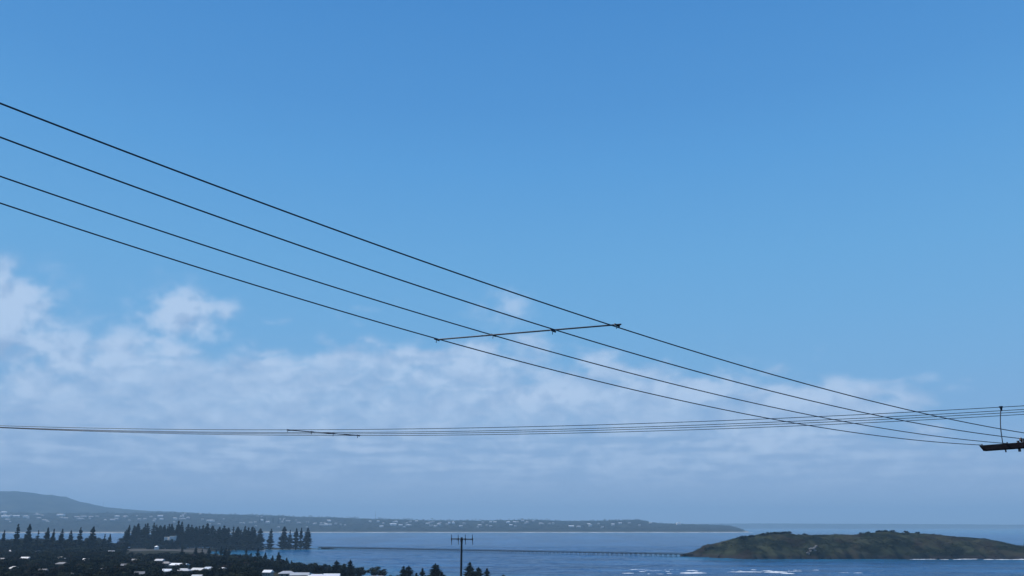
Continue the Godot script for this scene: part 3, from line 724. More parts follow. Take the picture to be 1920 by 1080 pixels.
func make_island() -> void:
	var tone := FastNoiseLite.new()
	tone.seed = 61
	tone.frequency = 0.03
	tone.fractal_octaves = 4
	var paint := func(x: float, z: float, y: float) -> Color:
		var n := tone.get_noise_2d(x, z)
		var m := tone.get_noise_2d(x * 0.4 + 200.0, z * 0.4)
		var c := Color(0.009, 0.013, 0.009).lerp(Color(0.044, 0.050, 0.029), clampf(n * 1.5 + m * 0.7 + 0.35, 0.0, 1.0))
		c = c.lerp(Color(0.040, 0.027, 0.022), clampf(m * 2.2, 0.0, 0.4))
		return c.lerp(Color(0.030, 0.027, 0.027), smoothstep(5.0, 2.0, y))
	structure(put("island", grid(steps(196, 654, 2.6), steps(872, 1112, 2.8).map(func(d: float) -> float: return -d), func(x: float, z: float) -> float: return isle_y(x, -z), paint), M.land))
	# low scrub all over it
	var clump := bush_mesh(9, 60, 0.8)
	var places := []
	var tints := []
	for k in 14000:
		var x := rng.randf_range(204, 645)
		var d := rng.randf_range(885, 1070)
		var y := isle_y(x, d)
		var n := tone.get_noise_2d(x * 1.3, d * 1.3)
		if y < 4.2 or n < -0.10:
			continue
		var s := rng.randf_range(1.3, 3.6) * (0.65 if d > 960.0 else 1.0)
		places.append(Transform3D(Basis(Vector3.UP, rng.randf() * TAU).scaled(Vector3(s * 1.3, s * 0.8, s * 1.3)), Vector3(x, y - 0.3, -d)))
		var c := Color(0.010, 0.015, 0.010).lerp(Color(0.080, 0.085, 0.040), clampf(pow(rng.randf(), 2.0) * 0.6 + n * 0.9, 0.0, 1.0))
		if tone.get_noise_2d(x * 0.4 + 200.0, -d * 0.4) > 0.16 and rng.randf() < 0.5:
			c = c.lerp(Color(0.0425, 0.0275, 0.0200), 0.7)
		tints.append(c)
	scatter("scrub", clump[1], M.scrub, places, tints)
	# boulders round its foot
	var st := begin()
	for k in 900:
		var x := rng.randf_range(202, 648)
		var d := rng.randf_range(860, 1000)
		var y := isle_y(x, d)
		if y > -1.0 and y < 3.2:
			boulder(st, Vector3(x, maxf(y, 0.0) - 0.2, -d), rng.randf_range(0.5, 1.9))
	var o := put("boulders", done(st), toned(mat(Color.WHITE, 0.9), 63, Color(0.0135, 0.0117, 0.0117), Color(0.0383, 0.0315, 0.0279), 0.08))
	o.set_meta("kind", "stuff")
	# pale granite running down to the water
	st = begin()
	for i in 34:
		var f := i / 33.0
		var gx := lerpf(322.0, 337.0, f) + rng.randf_range(-2.5, 2.5)
		var gd := lerpf(917.0, 934.0, f) + rng.randf_range(-3, 3)
		boulder(st, Vector3(gx, isle_y(gx, gd) + 0.3, -gd), rng.randf_range(0.7, 1.7))
	o = put("rock_outcrop", done(st), mat(Color(0.17, 0.165, 0.16), 0.9))
	tag(o, "pale granite outcrop running down the dark island slope to the water", "rock outcrop")
	# surf along the seaward foot
	st = begin()
	st.set_smooth_group(-1)
	var x := 395.0
	while x < 640.0:
		var span := rng.randf_range(8, 26)
		var d := 860.0
		while d < 1000.0 and isle_y(x + span * 0.5, d) < -0.5:
			d += 1.0
		if rng.randf() < (0.55 if x < 430.0 else 0.9) and d < 990.0:
			ridge_strip(st, Vector3(x, 0, -(d - 5.0)), Vector3(x + span * 1.1, 0, -(d - 5.0)), rng.randf_range(0.25, 0.8), 6.0)
		x += span
	o = put("surf", done(st), M.foam)
	o.set_meta("kind", "stuff")
	# single trees along the ridge
	var protos := [plant("island_tree", bush_mesh(71, 420, 0.85), M.bush, "tree"), plant("island_tree", bush_mesh(72, 420, 0.9), M.bush, "tree")]
	var k := 0
	for t: Vector4 in ISLETREE:
		var y := isle_y(t.x, t.y)
		var h := clampf((t.z - y) * 1.3, 6.5, 9.5)
		var label := "dark rounded tree on the crest of the scrubby island against the sea"
		var group := "trees on the crest of the island"
		if k == 0:
			label = "small dark round tree low on the island slope above the jetty end"
			group = ""
		elif k == 3:
			label = "dark round tree at the island shoulder where the crest begins to level"
			group = ""
		dup(protos[k % 2], label, Vector3(t.x, y - h * 0.38, -t.y), rng.randf() * TAU, Vector3(t.w * 1.35, h, t.w * 1.35), group)
		k += 1
	for p: Node3D in protos:
		p.free()

func make_far_town() -> void:
	var protos := []
	for k in 6:
		protos.append(house_far(M.roof_far[k / 2], M.wall_far[k / 2], k % 2))
	var special := {0: "bright long-roofed building high on the far shore below the hill", 1: "long white-roofed shed on the far shore beyond the pine trees", 7: "large brilliant white building under the hill beyond the bay", 43: "bright white low building on the far shore beyond the tip pines", 38: "white long-roofed building behind the dense grove of pines", 67: "brightest white wide-roofed house on the far shore over the bay", 70: "wide pale roof just beside the brightest house above the far beach", 88: "white house near the sand on the far shore behind the jetty", 98: "white house by itself on the low headland of the far shore"}
	var k := 0
	for h: Vector4 in FAR:
		var y := far_y(h.x / h.y, h.y)
		var w := h.z * (1.0 if h.w > 0.5 else 0.85)
		var label := "small pale house among trees on the far shore"
		var group := "houses scattered over the far shore"
		if h.w == 1.0:
			label = "pale-roofed house among trees on the far shore"
		elif h.w == 2.0:
			label = "bright white-roofed house on the far shore"
		var t := h.x / h.y
		var zone := 0 if t < -0.45 else (1 if t < -0.25 else (2 if t < -0.06 else (3 if t < 0.08 else 4)))
		label += ["", ", below the hazy hill", ", behind the pine grove"][mini(zone + 1, 2)] if zone < 2 else [", above the beach before the antenna", ", above the beach past the antenna", ", on the low headland"][zone - 2]
		group += " " + ["below the hazy hill", "behind the pine grove", "above the beach before the antenna", "above the beach past the antenna", "on the low headland"][zone]
		if special.has(k):
			label = special[k]
			group = ""
		dup(protos[int(h.w) * 2 + k % 2], label, Vector3(h.x, y + 3.5, -h.y), rng.randf_range(-0.3, 0.3), Vector3(w, 15.0 if h.w < 1.5 else 19.0, maxf(w * 0.8, 10.0)), group)
		k += 1
	for p: Node3D in protos:
		p.free()
	# two slender masts on the skyline
	mast("radio_mast", "thin radio mast on the slope of the hazy hill", -0.4912, 8300.0, 62.0, hill_y(-0.4912, 8300.0))
	mast("radio_mast", "faint tall mast on the low skyline above the bay", -0.1634, 6050.0, 60.0, far_y(-0.1634, 6050.0))
	# conifers standing clear on the far shore
	var pm := pine_mesh(81, 0.19, 0.15)
	var proto := plant("pine_tree", pm, M.pine_far, "pine tree")
	var rows := [[-0.3015, 5300.0, 40.0, 0], [-0.2955, 5320.0, 46.0, 0], [-0.2855, 5300.0, 40.0, 0], [-0.279, 5290.0, 44.0, 0], [-0.272, 5310.0, 36.0, 0], [0.111, 5900.0, 22.0, 1], [0.1165, 5900.0, 20.0, 1], [0.128, 5880.0, 17.0, 1], [0.003, 5950.0, 17.0, 1], [0.055, 5950.0, 14.0, 1]]
	for r: Array in rows:
		var label: String = ["tall conifer in the small clump on the far shore above the grove", "conifer poking above the skyline of the low far headland"][r[3]]
		var g: String = ["conifers clumped on the far shore", "conifers on the far headland skyline"][r[3]]
		var y := far_y(r[0], r[1])
		dup(proto, label, Vector3(r[0] * r[1], y - 1.0, -r[1]), rng.randf() * TAU, Vector3(r[2] * 1.5, r[2], r[2] * 1.5), g)
	proto.free()

func house_far(roof_mat: Material, wall_mat: Material, kind: int) -> Node3D:
	# far houses are a few pixels across: walls and roof, no openings to be seen
	var o := house_proto(roof_mat, wall_mat, kind)
	for c in o.get_children():
		if str(c.name).begins_with("window"):
			o.remove_child(c)
			c.free()
	return o

func mast(called: String, label: String, t: float, d: float, h: float, y: float) -> void:
	var o := thing(called, label, "mast", Vector3(t * d, y, -d))
	var st := begin()
	for k in 3:
		var a := TAU * k / 3.0
		tube(st, [Vector3(cos(a) * 1.6, -3, sin(a) * 1.6), Vector3(cos(a) * 0.5, h * 0.85, sin(a) * 0.5)], [0.35, 0.3], 5)
	for i in 12:
		var f := (i + 0.5) / 12.0
		box(st, Vector3(-1.4 + f, h * 0.85 * f, -1.4 + f), Vector3(1.4 - f, h * 0.85 * f + 0.4, 1.4 - f))
	put("tower", done(st), M.steel, o)
	st = begin()
	tube(st, [Vector3(0, h * 0.85, 0), Vector3(0, h, 0)], [0.3, 0.2], 5)
	put("aerial", done(st), M.steel, o)

func make_jetty() -> void:
	var a := Vector3(-302, 2.5, -1320)
	var b := Vector3(212, 2.6, -987)
	var o := thing("jetty", "long low timber jetty on closely spaced piles crossing the bay to the island", "jetty", a)
	var run := b - a
	var side := run.normalized().cross(Vector3.UP).normalized() * 2.6
	var st := begin()
	st.set_smooth_group(-1)
	var up := Vector3(0, 0.28, 0)
	var dn := Vector3(0, -0.28, 0)
	quad(st, -side + up, side + up, run + side + up, run - side + up)
	quad(st, -side + dn, side + dn, run + side + dn, run - side + dn)
	quad(st, side + dn, side + up, run + side + up, run + side + dn)
	quad(st, -side + dn, -side + up, run - side + up, run - side + dn)
	put("deck", done(st), M.jetty, o)
	for s: float in [-1.0, 1.0]:
		st = begin()
		var e := side * s * 0.97
		tube(st, [e + Vector3(0, 1.25, 0), run + e + Vector3(0, 1.25, 0)], [0.07, 0.07], 5)
		tube(st, [e + Vector3(0, 0.75, 0), run + e + Vector3(0, 0.75, 0)], [0.05, 0.05], 5)
		for i in 205:
			var c := e + run * ((i + 0.5) / 205.0)
			tube(st, [c + Vector3(0, 0.28, 0), c + Vector3(0, 1.28, 0)], [0.08, 0.08], 4)
		put("railing", done(st), M.jetty, o)
	# one bent of two raked piles and a headstock
	st = begin()
	tube(st, [side * 1.05 + Vector3(0, -6, 0), side * 0.8 + dn], [0.34, 0.30], 6)
	tube(st, [-side * 1.05 + Vector3(0, -6, 0), -side * 0.8 + dn], [0.34, 0.30], 6)
	tube(st, [-side + Vector3(0, -0.5, 0), side + Vector3(0, -0.5, 0)], [0.25, 0.25], 6)
	var bent := done(st)
	for i in 96:
		var m := put("pile", bent, M.jetty, o)
		m.position = run * ((i + 0.5) / 96.0)

func make_pines() -> void:
	var pm := [pine_mesh(101, 0.155, 0.2), pine_mesh(102, 0.15, 0.45), pine_mesh(103, 0.165, 0.1), pine_mesh(104, 0.14, 0.35), pine_mesh(105, 0.17, 0.3), pine_mesh(106, 0.15, 0.5)]
	var protos := []
	for m: Array in pm:
		protos.append(plant("pine_tree", m, M.pine, "pine tree"))
	var k := 0
	for g: Vector4 in GROVE:
		var t := Vector4(g.x + rng.randf_range(-2.5, 2.5), g.y, g.z * rng.randf_range(0.90, 1.03), g.w * rng.randf_range(1.0, 1.45))
		stand(protos[(k * 5 + k / 6) % 6], t, "tall dark pine packed into the long dense grove on the point", "pines of the dense grove on the point", 0.155)
		k += 1
	# a second row that closes the grove from behind
	for i in 44:
		var f := i / 43.0
		var d := lerpf(1268, 1296, rng.randf())
		var x := lerpf(-585, -392, f) + rng.randf_range(-3, 3)
		stand(protos[(i * 5 + i / 6 + 1) % 6], Vector4(x, d, rng.randf_range(22, 33), rng.randf_range(11.0, 16.0)), "tall dark pine packed into the long dense grove on the point", "pines of the dense grove on the point", 0.155)
	var tips := ["dark pine standing just past the gap at the seaward end of the grove", "broadest and tallest pine of the short row by the jetty start", "slim pine between the broadest pine and the last three by the jetty", "first of the three close pines at the very tip of the point", "middle of the three close pines at the very tip of the point", "last pine at the tip of the point, nearest the jetty start"]
	for i in TIP.size():
		stand(protos[(i * 5 + i / 6 + 1) % 6], TIP[i], tips[i], "", 0.15)
	var lefts := ["tallest pine above the town roofs, at the edge of the photo beneath the hill", "tall pine beside the tallest one above the town, closest to it", "slight pine after the two tallest pines of the town", "dark pine, thicker of two that touch above the wooded town", "dark pine, thinner of two that touch above the wooded town", "slight lone pine midway along the town skyline", "slim pine between the lone slight pine and the full one on the town skyline", "full pine before a wider one on the town skyline near the pale strip of water", "widest full pine on the town skyline before the pale strip of water", "small pine in front of the pale strip of water", "smallest pine standing in the pale strip of water", "separate pine just before the dense grove begins", "small pine at the very edge of the wooded town skyline"]
	for i in LEFT.size():
		stand(protos[(i * 5 + i / 6 + 1) % 6], LEFT[i], lefts[i], "", 0.14)
	for i in MID.size():
		var label := "small young pine in the belt of trees between the grove and the bay"
		var group := "young pines in the belt before the grove"
		var own := {9: "tallest young pine with open sea behind it, below the tip pines", 12: "wide dark pine at the end of the tree belt beside the bay", 7: "thin young pine standing in front of pale shallows", 14: "last and smallest pine of the tree belt beside the bay", 11: "narrow pine beside the wide dark pine at the end of the tree belt", 13: "small pine between the wide dark pine and the smallest one by the bay"}
		if own.has(i):
			label = own[i]
			group = ""
		stand(protos[(i * 5 + i / 6 + 1) % 6], MID[i], label, group, 0.155)
	var wide := [plant("pine_tree", pine_mesh(111, 0.26, 0.3), M.pine, "pine tree"), plant("pine_tree", pine_mesh(112, 0.28, 0.35), M.pine, "pine tree")]
	var nears := ["tiny pine peeping beside the pale gable roof", "first tall pointed pine beside the pale gable roof", "middle, lower pine of the three beside the pale gable roof", "third pointed pine of the three beside the pale gable roof", "small pine trailing the three beside the pale gable roof", "squat dark pine standing against the water above the white roofs", "pine on the outer side of the touching pair before the antenna", "pine of the touching pair before the antenna, nearer the antenna", "small pointed pine between the touching pair and the broad one", "broad full pine standing next to the antenna mast, shoreward", "broad full pine just past the antenna mast", "middle pine of the clump past the antenna mast", "lower end pine of the clump past the antenna mast", "tiny pine tip alone in the water past the antenna clump", "low pine at the foot of the touching pair before the antenna", "low wide pine filling the foot of the clump past the antenna mast", "low wide pine at the foot of the broad full pine"]
	for i in NEAR.size():
		stand(wide[i % 2], NEAR[i], nears[i], "", 0.27)
	for p: Node3D in protos + wide:
		p.free()

func stand(proto: Node3D, t: Vector4, label: String, group: String, spread: float) -> void:
	var y := maxf(ground_y(t.x, t.y), -0.5)
	var base_y := along(HILLSIDE, t.y)
	var h := t.z + maxf(base_y, 1.5) - y
	var girth := t.w / (spread * 2.0) * 1.9
	var o := dup(proto, label, Vector3(t.x, y - 0.2, -t.y), rng.randf() * TAU, Vector3(girth, h, girth * rng.randf_range(0.8, 1.15)), group)
	o.rotation.x = rng.randf_range(-0.03, 0.03)
	o.rotation.z = rng.randf_range(-0.035, 0.035)

func make_town() -> void:
	var protos := []
	for k in 8:
		var p := house_proto(M.roof[k / 2], M.wall[k / 2], k % 2)
		protos.append(p)
	var own := {0: "tiny brilliant white building among dark trees below the pale strip of water", 1: "small white roof just under the dark skyline pines", 2: "slim white kiosk at the head of the pale beach", 3: "grey sloping roof in the dark trees at the edge of the town", 4: "pale triangular gable in the middle of the dark town trees", 5: "small white roof between two dark tree masses in the town", 6: "small white roof lowest among the dark trees of the town", 7: "pale slanting roof below the pale beach", 8: "long grey roof below the pale slanting roof", 17: "large white roof in the trees below the beach", 18: "pale flat roof just below the large white roof", 19: "long pale roof next to the cream one near the bay", 20: "broad cream roof, seaward end of the long pale roofs", 21: "small white roof where the row of shore roofs begins", 22: "long pale roof in the row of shore roofs", 23: "longest pale roof in the row of shore roofs", 24: "white roof in the lower corner of the row of shore roofs", 25: "pale gable roof beside three pointed pines", 13: "long dark grey roof under the town skyline pines", 36: "wide low roof ridge just showing between the gable and the antenna"}
	var clear := []
	for i in TOWN.size():
		var h := TOWN[i] as Vector4
		var y := ground_y(h.x, h.y)
		var kind := int(h.w)
		var label := "roof glimpsed between dark trees of the wooded town"
		var group := "roofs among the town trees"
		if own.has(i):
			label = own[i]
			group = ""
		var wall: float = TOWN_WALL[i].x
		var low := 7.0
		dup(protos[kind * 2 + i % 2], label, Vector3(h.x, y + wall - low * 0.28, -h.y), rng.randf_range(-0.35, 0.35), Vector3(h.z, low, maxf(h.z * 0.75, 6.0)), group)
		clear.append([Vector2(h.x, h.y), h.z * 0.5 + 1.5])
	for p: Node3D in protos:
		p.free()
	# white apartment block that shows between the grove's trunks
	var ap := thing("apartment_block", "white block with two pale upper storeys showing through the grove of pines", "building", Vector3(-486, 3, -1198), 0.1)
	for s: Array in [[-5.0, 16.0, 4.6], [3.4, 17.2, 6.4]]:
		var bs := begin()
		box(bs, Vector3(s[0] - s[2] * 0.5, -3, -5), Vector3(s[0] + s[2] * 0.5, s[1], 5))
		put("wall", done(bs), M.wall[3], ap)
		bs = begin()
		box(bs, Vector3(s[0] - s[2] * 0.55, s[1] + 0.003, -5.5), Vector3(s[0] + s[2] * 0.55, s[1] + 0.5, 5.5), 0.1)
		put("roof", done(bs), M.roof[3], ap)
		for fl in 4:
			bs = begin()
			box(bs, Vector3(s[0] - s[2] * 0.35, 1.2 + fl * 3.0, 4.98), Vector3(s[0] + s[2] * 0.35, 2.6 + fl * 3.0, 5.04))
			put("window", done(bs), M.glass, ap)
	# broad dark trees of the town: the nearest stand alone, the rest read as one wood
	var shapes := [bush_mesh(131, 520, 1.0), bush_mesh(132, 520, 0.85), bush_mesh(133, 480, 0.95)]
	var trees := [[], [], []]
	var tints := [[], [], []]
	var protos_b := []
	for s: Array in shapes:
		protos_b.append(plant("broadleaf_tree", s, M.bush, "tree"))
	for i in 11:
		var bx := -511.0 + 5.0 * i + rng.randf_range(-1.5, 1.5)
		var bz := 1180.0 + rng.randf_range(-5, 6)
		var bh := rng.randf_range(20.5, 23.0)
		dup(protos_b[i % 3], "broad dark tree hiding the lower storeys of the white block in the grove", Vector3(bx, ground_y(bx, bz) - bh * 0.3, -bz), rng.randf() * TAU, Vector3(13, bh, 12), "trees before the white block in the grove")
	var singles := 0
	var tried := 0
	while tried < 15000:
		tried += 1
		var d := rng.randf_range(330, 1300)
		var x := rng.randf_range(-0.70, -0.08) * d
		var inland := from_coast(x, d)
		if inland < 7.0:
			continue
		if x > -480.0 and d > 1020.0 and d < 1235.0 and inland < 46.0 + 18.0 * sin(x * 0.08):
			continue
		var blocked := false
		var s := rng.randf_range(5.5, 9.5)
		var t := x / d
		if d > 900.0 and x < -480.0 and (t < -0.488 or t > -0.462):
			s *= 1.65
		if t > -0.46 and t < -0.33:
			if d > 800.0 and inland < 250.0:
				continue
			if d > 640.0:
				s *= 0.75
		if t > -0.30 and d < 560.0:
			s *= 0.45
			if t > -0.285 and d > 440.0:
				continue
		for c: Array in clear:
			var hp: Vector2 = c[0]
			if d > hp.y * 0.88 and d < hp.y + 6.0 and absf(x - hp.x * d / hp.y) < c[1] + s * 0.4:
				blocked = true
				break
		if blocked:
			continue
		var y := ground_y(x, d)
		var k := tried % 3
		var size := Vector3(s * rng.randf_range(1.0, 1.35), s * rng.randf_range(0.75, 1.1), s * rng.randf_range(1.0, 1.35))
		if singles < 70 and d < 640.0 and d > 400.0 and rng.randf() < 0.25:
			dup(protos_b[k], ["broad dark tree near the edge of the wooded town under the skyline pines", "broad dark tree in the middle of the wooded town below the grove", "broad dark tree at the bay side of the wooded town"][0 if x / d < -0.48 else (1 if x / d < -0.36 else 2)], Vector3(x, y - 0.3, -d), rng.randf() * TAU, size, ["broad trees at the edge of the town", "broad trees in the middle of the town", "broad trees at the bay side of the town"][0 if x / d < -0.48 else (1 if x / d < -0.36 else 2)])
			singles += 1
		else:
			trees[k].append(Transform3D(Basis(Vector3.UP, rng.randf() * TAU).scaled(size), Vector3(x, y - 0.3, -d)))
			var warm := rng.randf()
			tints[k].append(Color(0.007, 0.011, 0.008).lerp(Color(0.042, 0.046, 0.024) if warm < 0.75 else Color(0.05, 0.032, 0.024), rng.randf() * rng.randf()))
	for k in 3:
		scatter("woods", shapes[k][1], M.leaf, trees[k], tints[k])
	for p: Node3D in protos_b:
		p.free()

func make_waves() -> void:
	var own := ["long bright breaking wave in front of the island, with a second crest behind it", "short white crest just behind the long bright breaker", "brightest wide breaking wave below the middle of the island", "thin crest just behind the brightest wide breaker", "low foam line trailing seaward of the brightest breaker", "faint long foam streak between the two bright breakers", "faint foam streak shoreward of the bright breakers", "short faint crest a little before the first breaker", "small lone crest in the open bay past the antenna pines", "small faint crest in the open bay nearer the breakers", "thin crest off the front of the island"]
	for i in WAVE.size():
		var w: Vector4 = WAVE[i]
		var st := begin()
		st.set_smooth_group(0)
		var half := w.z * 0.5
		for k in 3 if w.w > 1.2 else 2:
			var f := rng.randf_range(-0.25, 0.25) * k
			var q := half * (1.0 - 0.3 * k)
			ridge_strip(st, Vector3(f * half - q, -0.1, k * 2.0), Vector3(f * half + q, -0.1, k * 2.0 + rng.randf_range(-1.5, 1.5)), w.w * (0.75 - 0.22 * k), 3.0)
		var o := put("breaking_wave", done(st), M.foam)
		o.position = Vector3(w.x, 0, -w.y)
		tag(o, own[i], "wave")

	# thin broken foam between the breakers
	var fs := begin()
	fs.set_smooth_group(0)
	for k in 46:
		var at := Vector3(rng.randf_range(95, 262), -0.02, -rng.randf_range(632, 700))
		var long := rng.randf_range(2.0, 11.0)
		ridge_strip(fs, at, at + Vector3(long, 0, rng.randf_range(-0.8, 0.8)), rng.randf_range(0.10, 0.34), 1.6)
	var foam := put("foam", done(fs), M.foam)
	foam.set_meta("kind", "stuff")

# ---------------------------------------------------------------- overhead wires
func wire(label: String, a: Vector3, b: Vector3, sag: float, r: float) -> MeshInstance3D:
	var pts := []
	for i in 97:
		var f := i / 96.0
		pts.append(a.lerp(b, f) - Vector3(0, 4.0 * sag * f * (1.0 - f), 0) - a)
	var st := begin()
	tube(st, pts, [r], 8)
	var o := put("overhead_wire", done(st), M.cable)
	o.position = a
	tag(o, label, "wire")
	return o

func insulator(parent: Node, at: Vector3, s := 1.0) -> void:
	var st := begin()
	tube(st, [at, at + Vector3(0, 0.03, 0) * s, at + Vector3(0, 0.035, 0) * s, at + Vector3(0, 0.06, 0) * s, at + Vector3(0, 0.065, 0) * s, at + Vector3(0, 0.085, 0) * s], [0.016 * s, 0.02 * s, 0.036 * s, 0.03 * s, 0.02 * s, 0.012 * s], 10)
	put("insulator", done(st), M.porcelain, parent)

func make_wires() -> void:
	var arm_at := Vector3(7.474, 35.19, -13.0)
	var across := Vector3(0.5736, 0, 0.8192)
	# pole with its two crossarms
	var foot := ground_y(8.16, 12.02)
	var pole := thing("utility_pole", "timber power pole whose lower crossarm reaches into view under the wires", "utility pole", Vector3(8.163, foot, -12.017))
	var st := begin()
	tube(st, [Vector3(0, -1, 0), Vector3(0, 36.6 - foot, 0)], [0.16, 0.12], 14)
	put("post", done(st), M.timber, pole)
	st = begin()
	var o := Vector3(8.163, foot, -12.017)
	var turned := Basis(across, Vector3.UP, across.cross(Vector3.UP))
	# lower crossarm, chamfered, its near end cut back underneath
	st.set_smooth_group(-1)
	var prof := []
	for c: Array in [[-0.044, -0.045], [-0.05, -0.036], [-0.05, 0.036], [-0.044, 0.045], [0.044, 0.045], [0.05, 0.036], [0.05, -0.036], [0.044, -0.045]]:
		prof.append(Vector2(c[0], c[1]))
	var ends := [[], []]
	for p: Vector2 in prof:
		ends[0].append(turned * Vector3(0.045 if p.y < 0.0 else 0.0, p.y, p.x) + arm_at - o)
		ends[1].append(turned * Vector3(2.3, p.y, p.x) + arm_at - o)
	for i in 8:
		quad(st, ends[0][i], ends[0][(i + 1) % 8], ends[1][(i + 1) % 8], ends[1][i])
	for e: Array in ends:
		for i in range(1, 7):
			for p: Vector3 in [e[0], e[i], e[i + 1]]:
				st.add_vertex(p)
	put("crossarm", done(st), M.timber, pole)
	for off: float in [0.02, 0.4, 0.98, 1.6]:
		st = begin()
		var q := arm_at + across * off - o
		tube(st, [q + Vector3(0, 0.046, 0), q + Vector3(0, 0.066, 0)], [0.012, 0.012], 8)
		put("wire_clamp", done(st), M.steel, pole)
	# brace, bolt and bracket under the arm
	st = begin()
	tube(st, [arm_at + across * 0.36 - o + Vector3(0, -0.046, 0), arm_at + across * 0.36 - o + Vector3(0, -0.085, 0)], [0.011, 0.011], 8)
	put("bolt", done(st), M.steel, pole)
	st = begin()
	tube(st, [arm_at + across * 0.80 - o + Vector3(0, -0.04, 0), arm_at + across * 1.10 - o + Vector3(0, -0.42, 0)], [0.02, 0.02], 6)
	tube(st, [arm_at + across * 1.60 - o + Vector3(0, -0.04, 0), arm_at + across * 1.30 - o + Vector3(0, -0.42, 0)], [0.02, 0.02], 6)
	put("brace", done(st), M.steel, pole)
	st = begin()
	var mid := arm_at + across * 0.56 - o
	tube(st, [mid + Vector3(0, -0.09, 0), mid + Vector3(0, 0.075, 0)], [0.02, 0.02], 8)
	tube(st, [mid + across * 0.05 + Vector3(0, -0.12, 0.05), mid + across * 0.05 + Vector3(0, 0.10, 0.05)], [0.016, 0.016], 8)
	put("bracket", done(st), M.steel, pole)
	insulator(pole, mid + across * 0.03 + Vector3(0, 0.05, 0.03), 0.8)
	# upper crossarm outside the picture, carrying the thinner wires
	st = begin()
	tube(st, [Vector3(8.6, 35.79, -12.3) - o, Vector3(9.42, 35.79, -13.8) - o], [0.05, 0.05], 8)
	tube(st, [Vector3(8.163, 35.74, -12.017) - o, Vector3(8.9, 35.74, -12.84) - o], [0.045, 0.045], 8)
	put("upper_crossarm", done(st), M.timber, pole)

	var starts := [Vector3(-11.268, 38.732, 2.076), Vector3(-11.497, 38.816, 1.749), Vector3(-11.956, 38.753, 1.093), Vector3(-12.185, 38.799, 0.766)]
	var stops := [Vector3(8.392, 35.16, -11.689), Vector3(8.163, 35.191, -12.017), Vector3(7.704, 35.236, -12.672), Vector3(7.474, 35.245, -13.0)]
	var sags := [1.015, 1.098, 1.012, 1.085]
	var labels := ["uppermost of the four thick dark wires sweeping down across the sky", "second from the top of the four thick dark wires sweeping down", "third from the top of the four thick dark wires, ending on the crossarm", "lowest of the four thick dark wires, reaching the tip of the crossarm"]
	for k in 4:
		wire(labels[k], starts[k], stops[k], sags[k], CABLE_R)
	# the far end of this span, uphill and out of the picture
	var p2 := Vector3(-11.73, ground_y(-11.73, 0.0), 1.42)
	var post2 := thing("utility_pole", "timber power pole up the slope carrying the four thick wires", "utility pole", p2)
	st = begin()
	tube(st, [Vector3(0, -1, 0), Vector3(0, 39.4 - p2.y, 0)], [0.16, 0.12], 14)
	put("post", done(st), M.timber, post2)
	st = begin()
	tube(st, [starts[0] - p2 + across * 0.15 - Vector3(0, 0.06, 0), starts[3] - p2 - across * 0.15 - Vector3(0, 0.06, 0)], [0.05, 0.05], 8)
	put("crossarm", done(st), M.timber, post2)

	# spreader across the four thick wires, with a clip on each
	var bar_pts := [Vector3(0.895, 35.588, -6.40), Vector3(0.343, 35.60, -6.66), Vector3(-0.17, 35.632, -6.985), Vector3(-0.700, 35.661, -7.285)]
	var bar := thing("spreader_bar", "straight dark spreader bar clipped across the four thick wires", "spreader bar", bar_pts[3])
	st = begin()
	tube(st, [bar_pts[0] - bar_pts[3], Vector3.ZERO], [0.0068, 0.0068], 8)
	put("rod", done(st), M.cable, bar)
	for c: Vector3 in [Vector3(0.863, 35.586, -6.418), Vector3(0.343, 35.568, -6.542), Vector3(-0.17, 35.674, -7.159), Vector3(-0.697, 35.661, -7.278)]:
		st = begin()
		var q: Vector3 = c - bar_pts[3]
		tube(st, [q + Vector3(-0.022, 0.004, 0.015), q + Vector3(0.022, -0.006, -0.015)], [0.0085, 0.0085], 8)
		tube(st, [q + Vector3(-0.003, -0.009, 0), q + Vector3(-0.005, -0.032, 0)], [0.0035, 0.003], 6)
		put("clip", done(st), M.cable, bar)

	# the four thin wires of the flatter span
	var bs := [Vector3(-16.311, 36.353, -17.706), Vector3(-16.503, 36.38, -17.967), Vector3(-16.698, 36.425, -18.229), Vector3(-16.89, 36.483, -18.508)]
	var be := [Vector3(8.694, 35.849, -12.575), Vector3(8.907, 35.843, -12.929), Vector3(9.124, 35.853, -13.283), Vector3(9.307, 35.851, -13.586)]
	var bsag := [0.371, 0.398, 0.418, 0.445]
	labels = ["uppermost of the four thin wires running almost level above the sea", "second of the four thin level wires, close under the uppermost", "third of the four thin level wires, close above the lowest", "lowest of the four thin wires running almost level above the sea"]
	for k in 4:
		wire(labels[k], bs[k], be[k], bsag[k], 0.0052)
	var p3 := Vector3(-16.6, ground_y(-16.6, 18.1), -18.1)
	var post3 := thing("utility_pole", "timber power pole at the far end of the thin level wires", "utility pole", p3)
	st = begin()
	tube(st, [Vector3(0, -1, 0), Vector3(0, 37.0 - p3.y, 0)], [0.16, 0.12], 14)
	put("post", done(st), M.timber, post3)
	st = begin()
	tube(st, [bs[0] - p3 + Vector3(0.1, -0.07, 0.15), bs[3] - p3 + Vector3(-0.1, -0.07, -0.15)], [0.05, 0.05], 8)
	put("crossarm", done(st), M.timber, post3)
	var s2 := thing("spreader_bar", "short dark spreader bar slanting across the thin level wires", "spreader bar", Vector3(-4.194, 35.734, -15.22))
	var far_end := Vector3(-3.006, 35.704, -15.899) - Vector3(-4.194, 35.734, -15.22)
	st = begin()
	tube(st, [Vector3.ZERO, far_end], [0.0085, 0.0085], 8)
	put("rod", done(st), M.cable, s2)
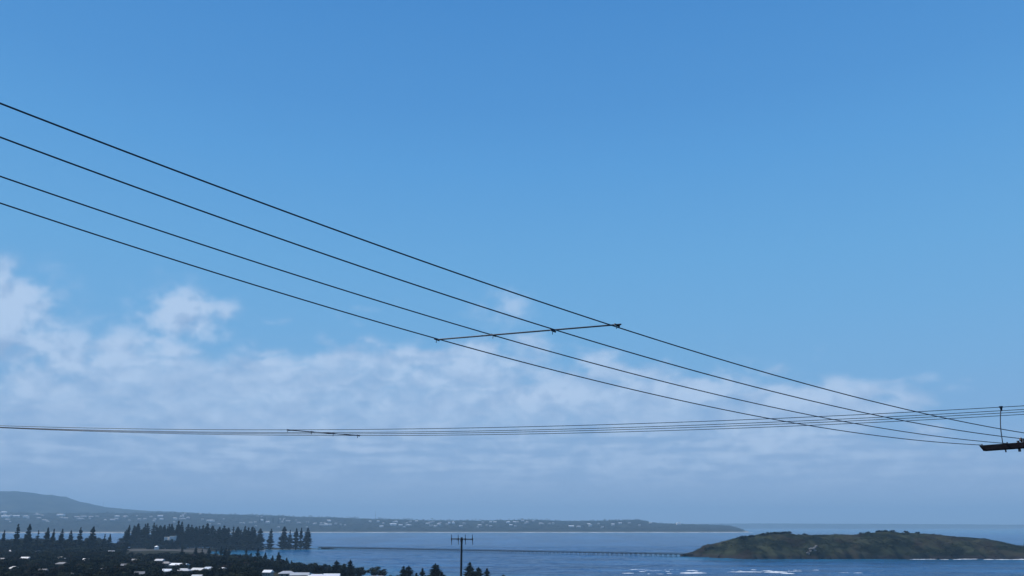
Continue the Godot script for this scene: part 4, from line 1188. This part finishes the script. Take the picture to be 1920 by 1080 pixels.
	for f: float in [0.0, 0.33, 0.64, 1.0]:
		st = begin()
		var q := far_end * f
		tube(st, [q + Vector3(-0.03, 0.004, 0), q + Vector3(0.03, -0.004, 0)], [0.013, 0.013], 8)
		tube(st, [q + Vector3(-0.012, -0.01, 0), q + Vector3(-0.016, -0.05, 0)], [0.006, 0.005], 6)
		put("clip", done(st), M.cable, s2)
	# dropper from the uppermost thin wire down to the crossarm
	var d0 := Vector3(7.76, 35.812, -12.767)
	var drop := thing("dropper_wire", "short dropper wire hanging from the thin wires down to the crossarm", "wire", d0)
	var d1 := arm_at + across * 0.335 + Vector3(0, 0.04, 0) - d0
	st = begin()
	var pts := []
	for i in 13:
		var f := i / 12.0
		pts.append(Vector3.ZERO.lerp(d1, f) + Vector3(-0.022 * sin(PI * f), 0, 0))
	tube(st, pts, [0.0075], 8)
	put("lead", done(st), M.cable, drop)
	st = begin()
	tube(st, [Vector3(-0.025, 0.004, 0), Vector3(0.025, 0.008, 0)], [0.014, 0.014], 8)
	tube(st, [Vector3(0, 0, 0), Vector3(0, -0.03, 0), Vector3(0, -0.06, 0)], [0.021, 0.016, 0.007], 8)
	put("clamp", done(st), M.cable, drop)

func make_antenna() -> void:
	# the house that carries the antenna lies below the picture
	var hx := -2.6
	var hd := 45.0
	var gy := ground_y(hx, hd)
	var roof := house_proto(M.roof[0], M.wall[1], 1)
	dup(roof, "low gabled house on the slope that carries the antenna", Vector3(hx, gy, -hd), 0.15, Vector3(14, 10.5, 11))
	roof.free()
	var an := thing("antenna", "tall rooftop television antenna with four upright elements against the sea", "antenna", Vector3(-2.69, gy + 4.4, -hd))
	var top := 33.44 - gy - 4.4
	var st := begin()
	tube(st, [Vector3(0, -0.3, 0), Vector3(0, top, 0)], [0.062, 0.056], 10)
	put("mast", done(st), M.galvanised, an)
	st = begin()
	var by := top - 0.10
	tube(st, [Vector3(-0.56, by + 0.02, 0.05), Vector3(0.62, by, 0.05)], [0.026, 0.026], 8)
	put("boom", done(st), M.galvanised, an)
	for x: float in [-0.54, -0.18, 0.20, 0.58]:
		st = begin()
		tube(st, [Vector3(x + 0.015, by - 0.27, 0.07), Vector3(x - 0.01, by + 0.24, 0.07)], [0.017, 0.017], 6)
		put("element", done(st), M.galvanised, an)
	for x: float in [-0.54, -0.18, 0.20, 0.58]:
		st = begin()
		tube(st, [Vector3(x, by - 0.06, 0.05), Vector3(x, by + 0.06, 0.05)], [0.034, 0.034], 8)
		put("element_holder", done(st), M.galvanised, an)
	st = begin()
	tube(st, [Vector3(-0.02, by - 0.12, 0.02), Vector3(0.02, by + 0.04, 0.02)], [0.07, 0.07], 8)
	put("mast_bracket", done(st), M.galvanised, an)
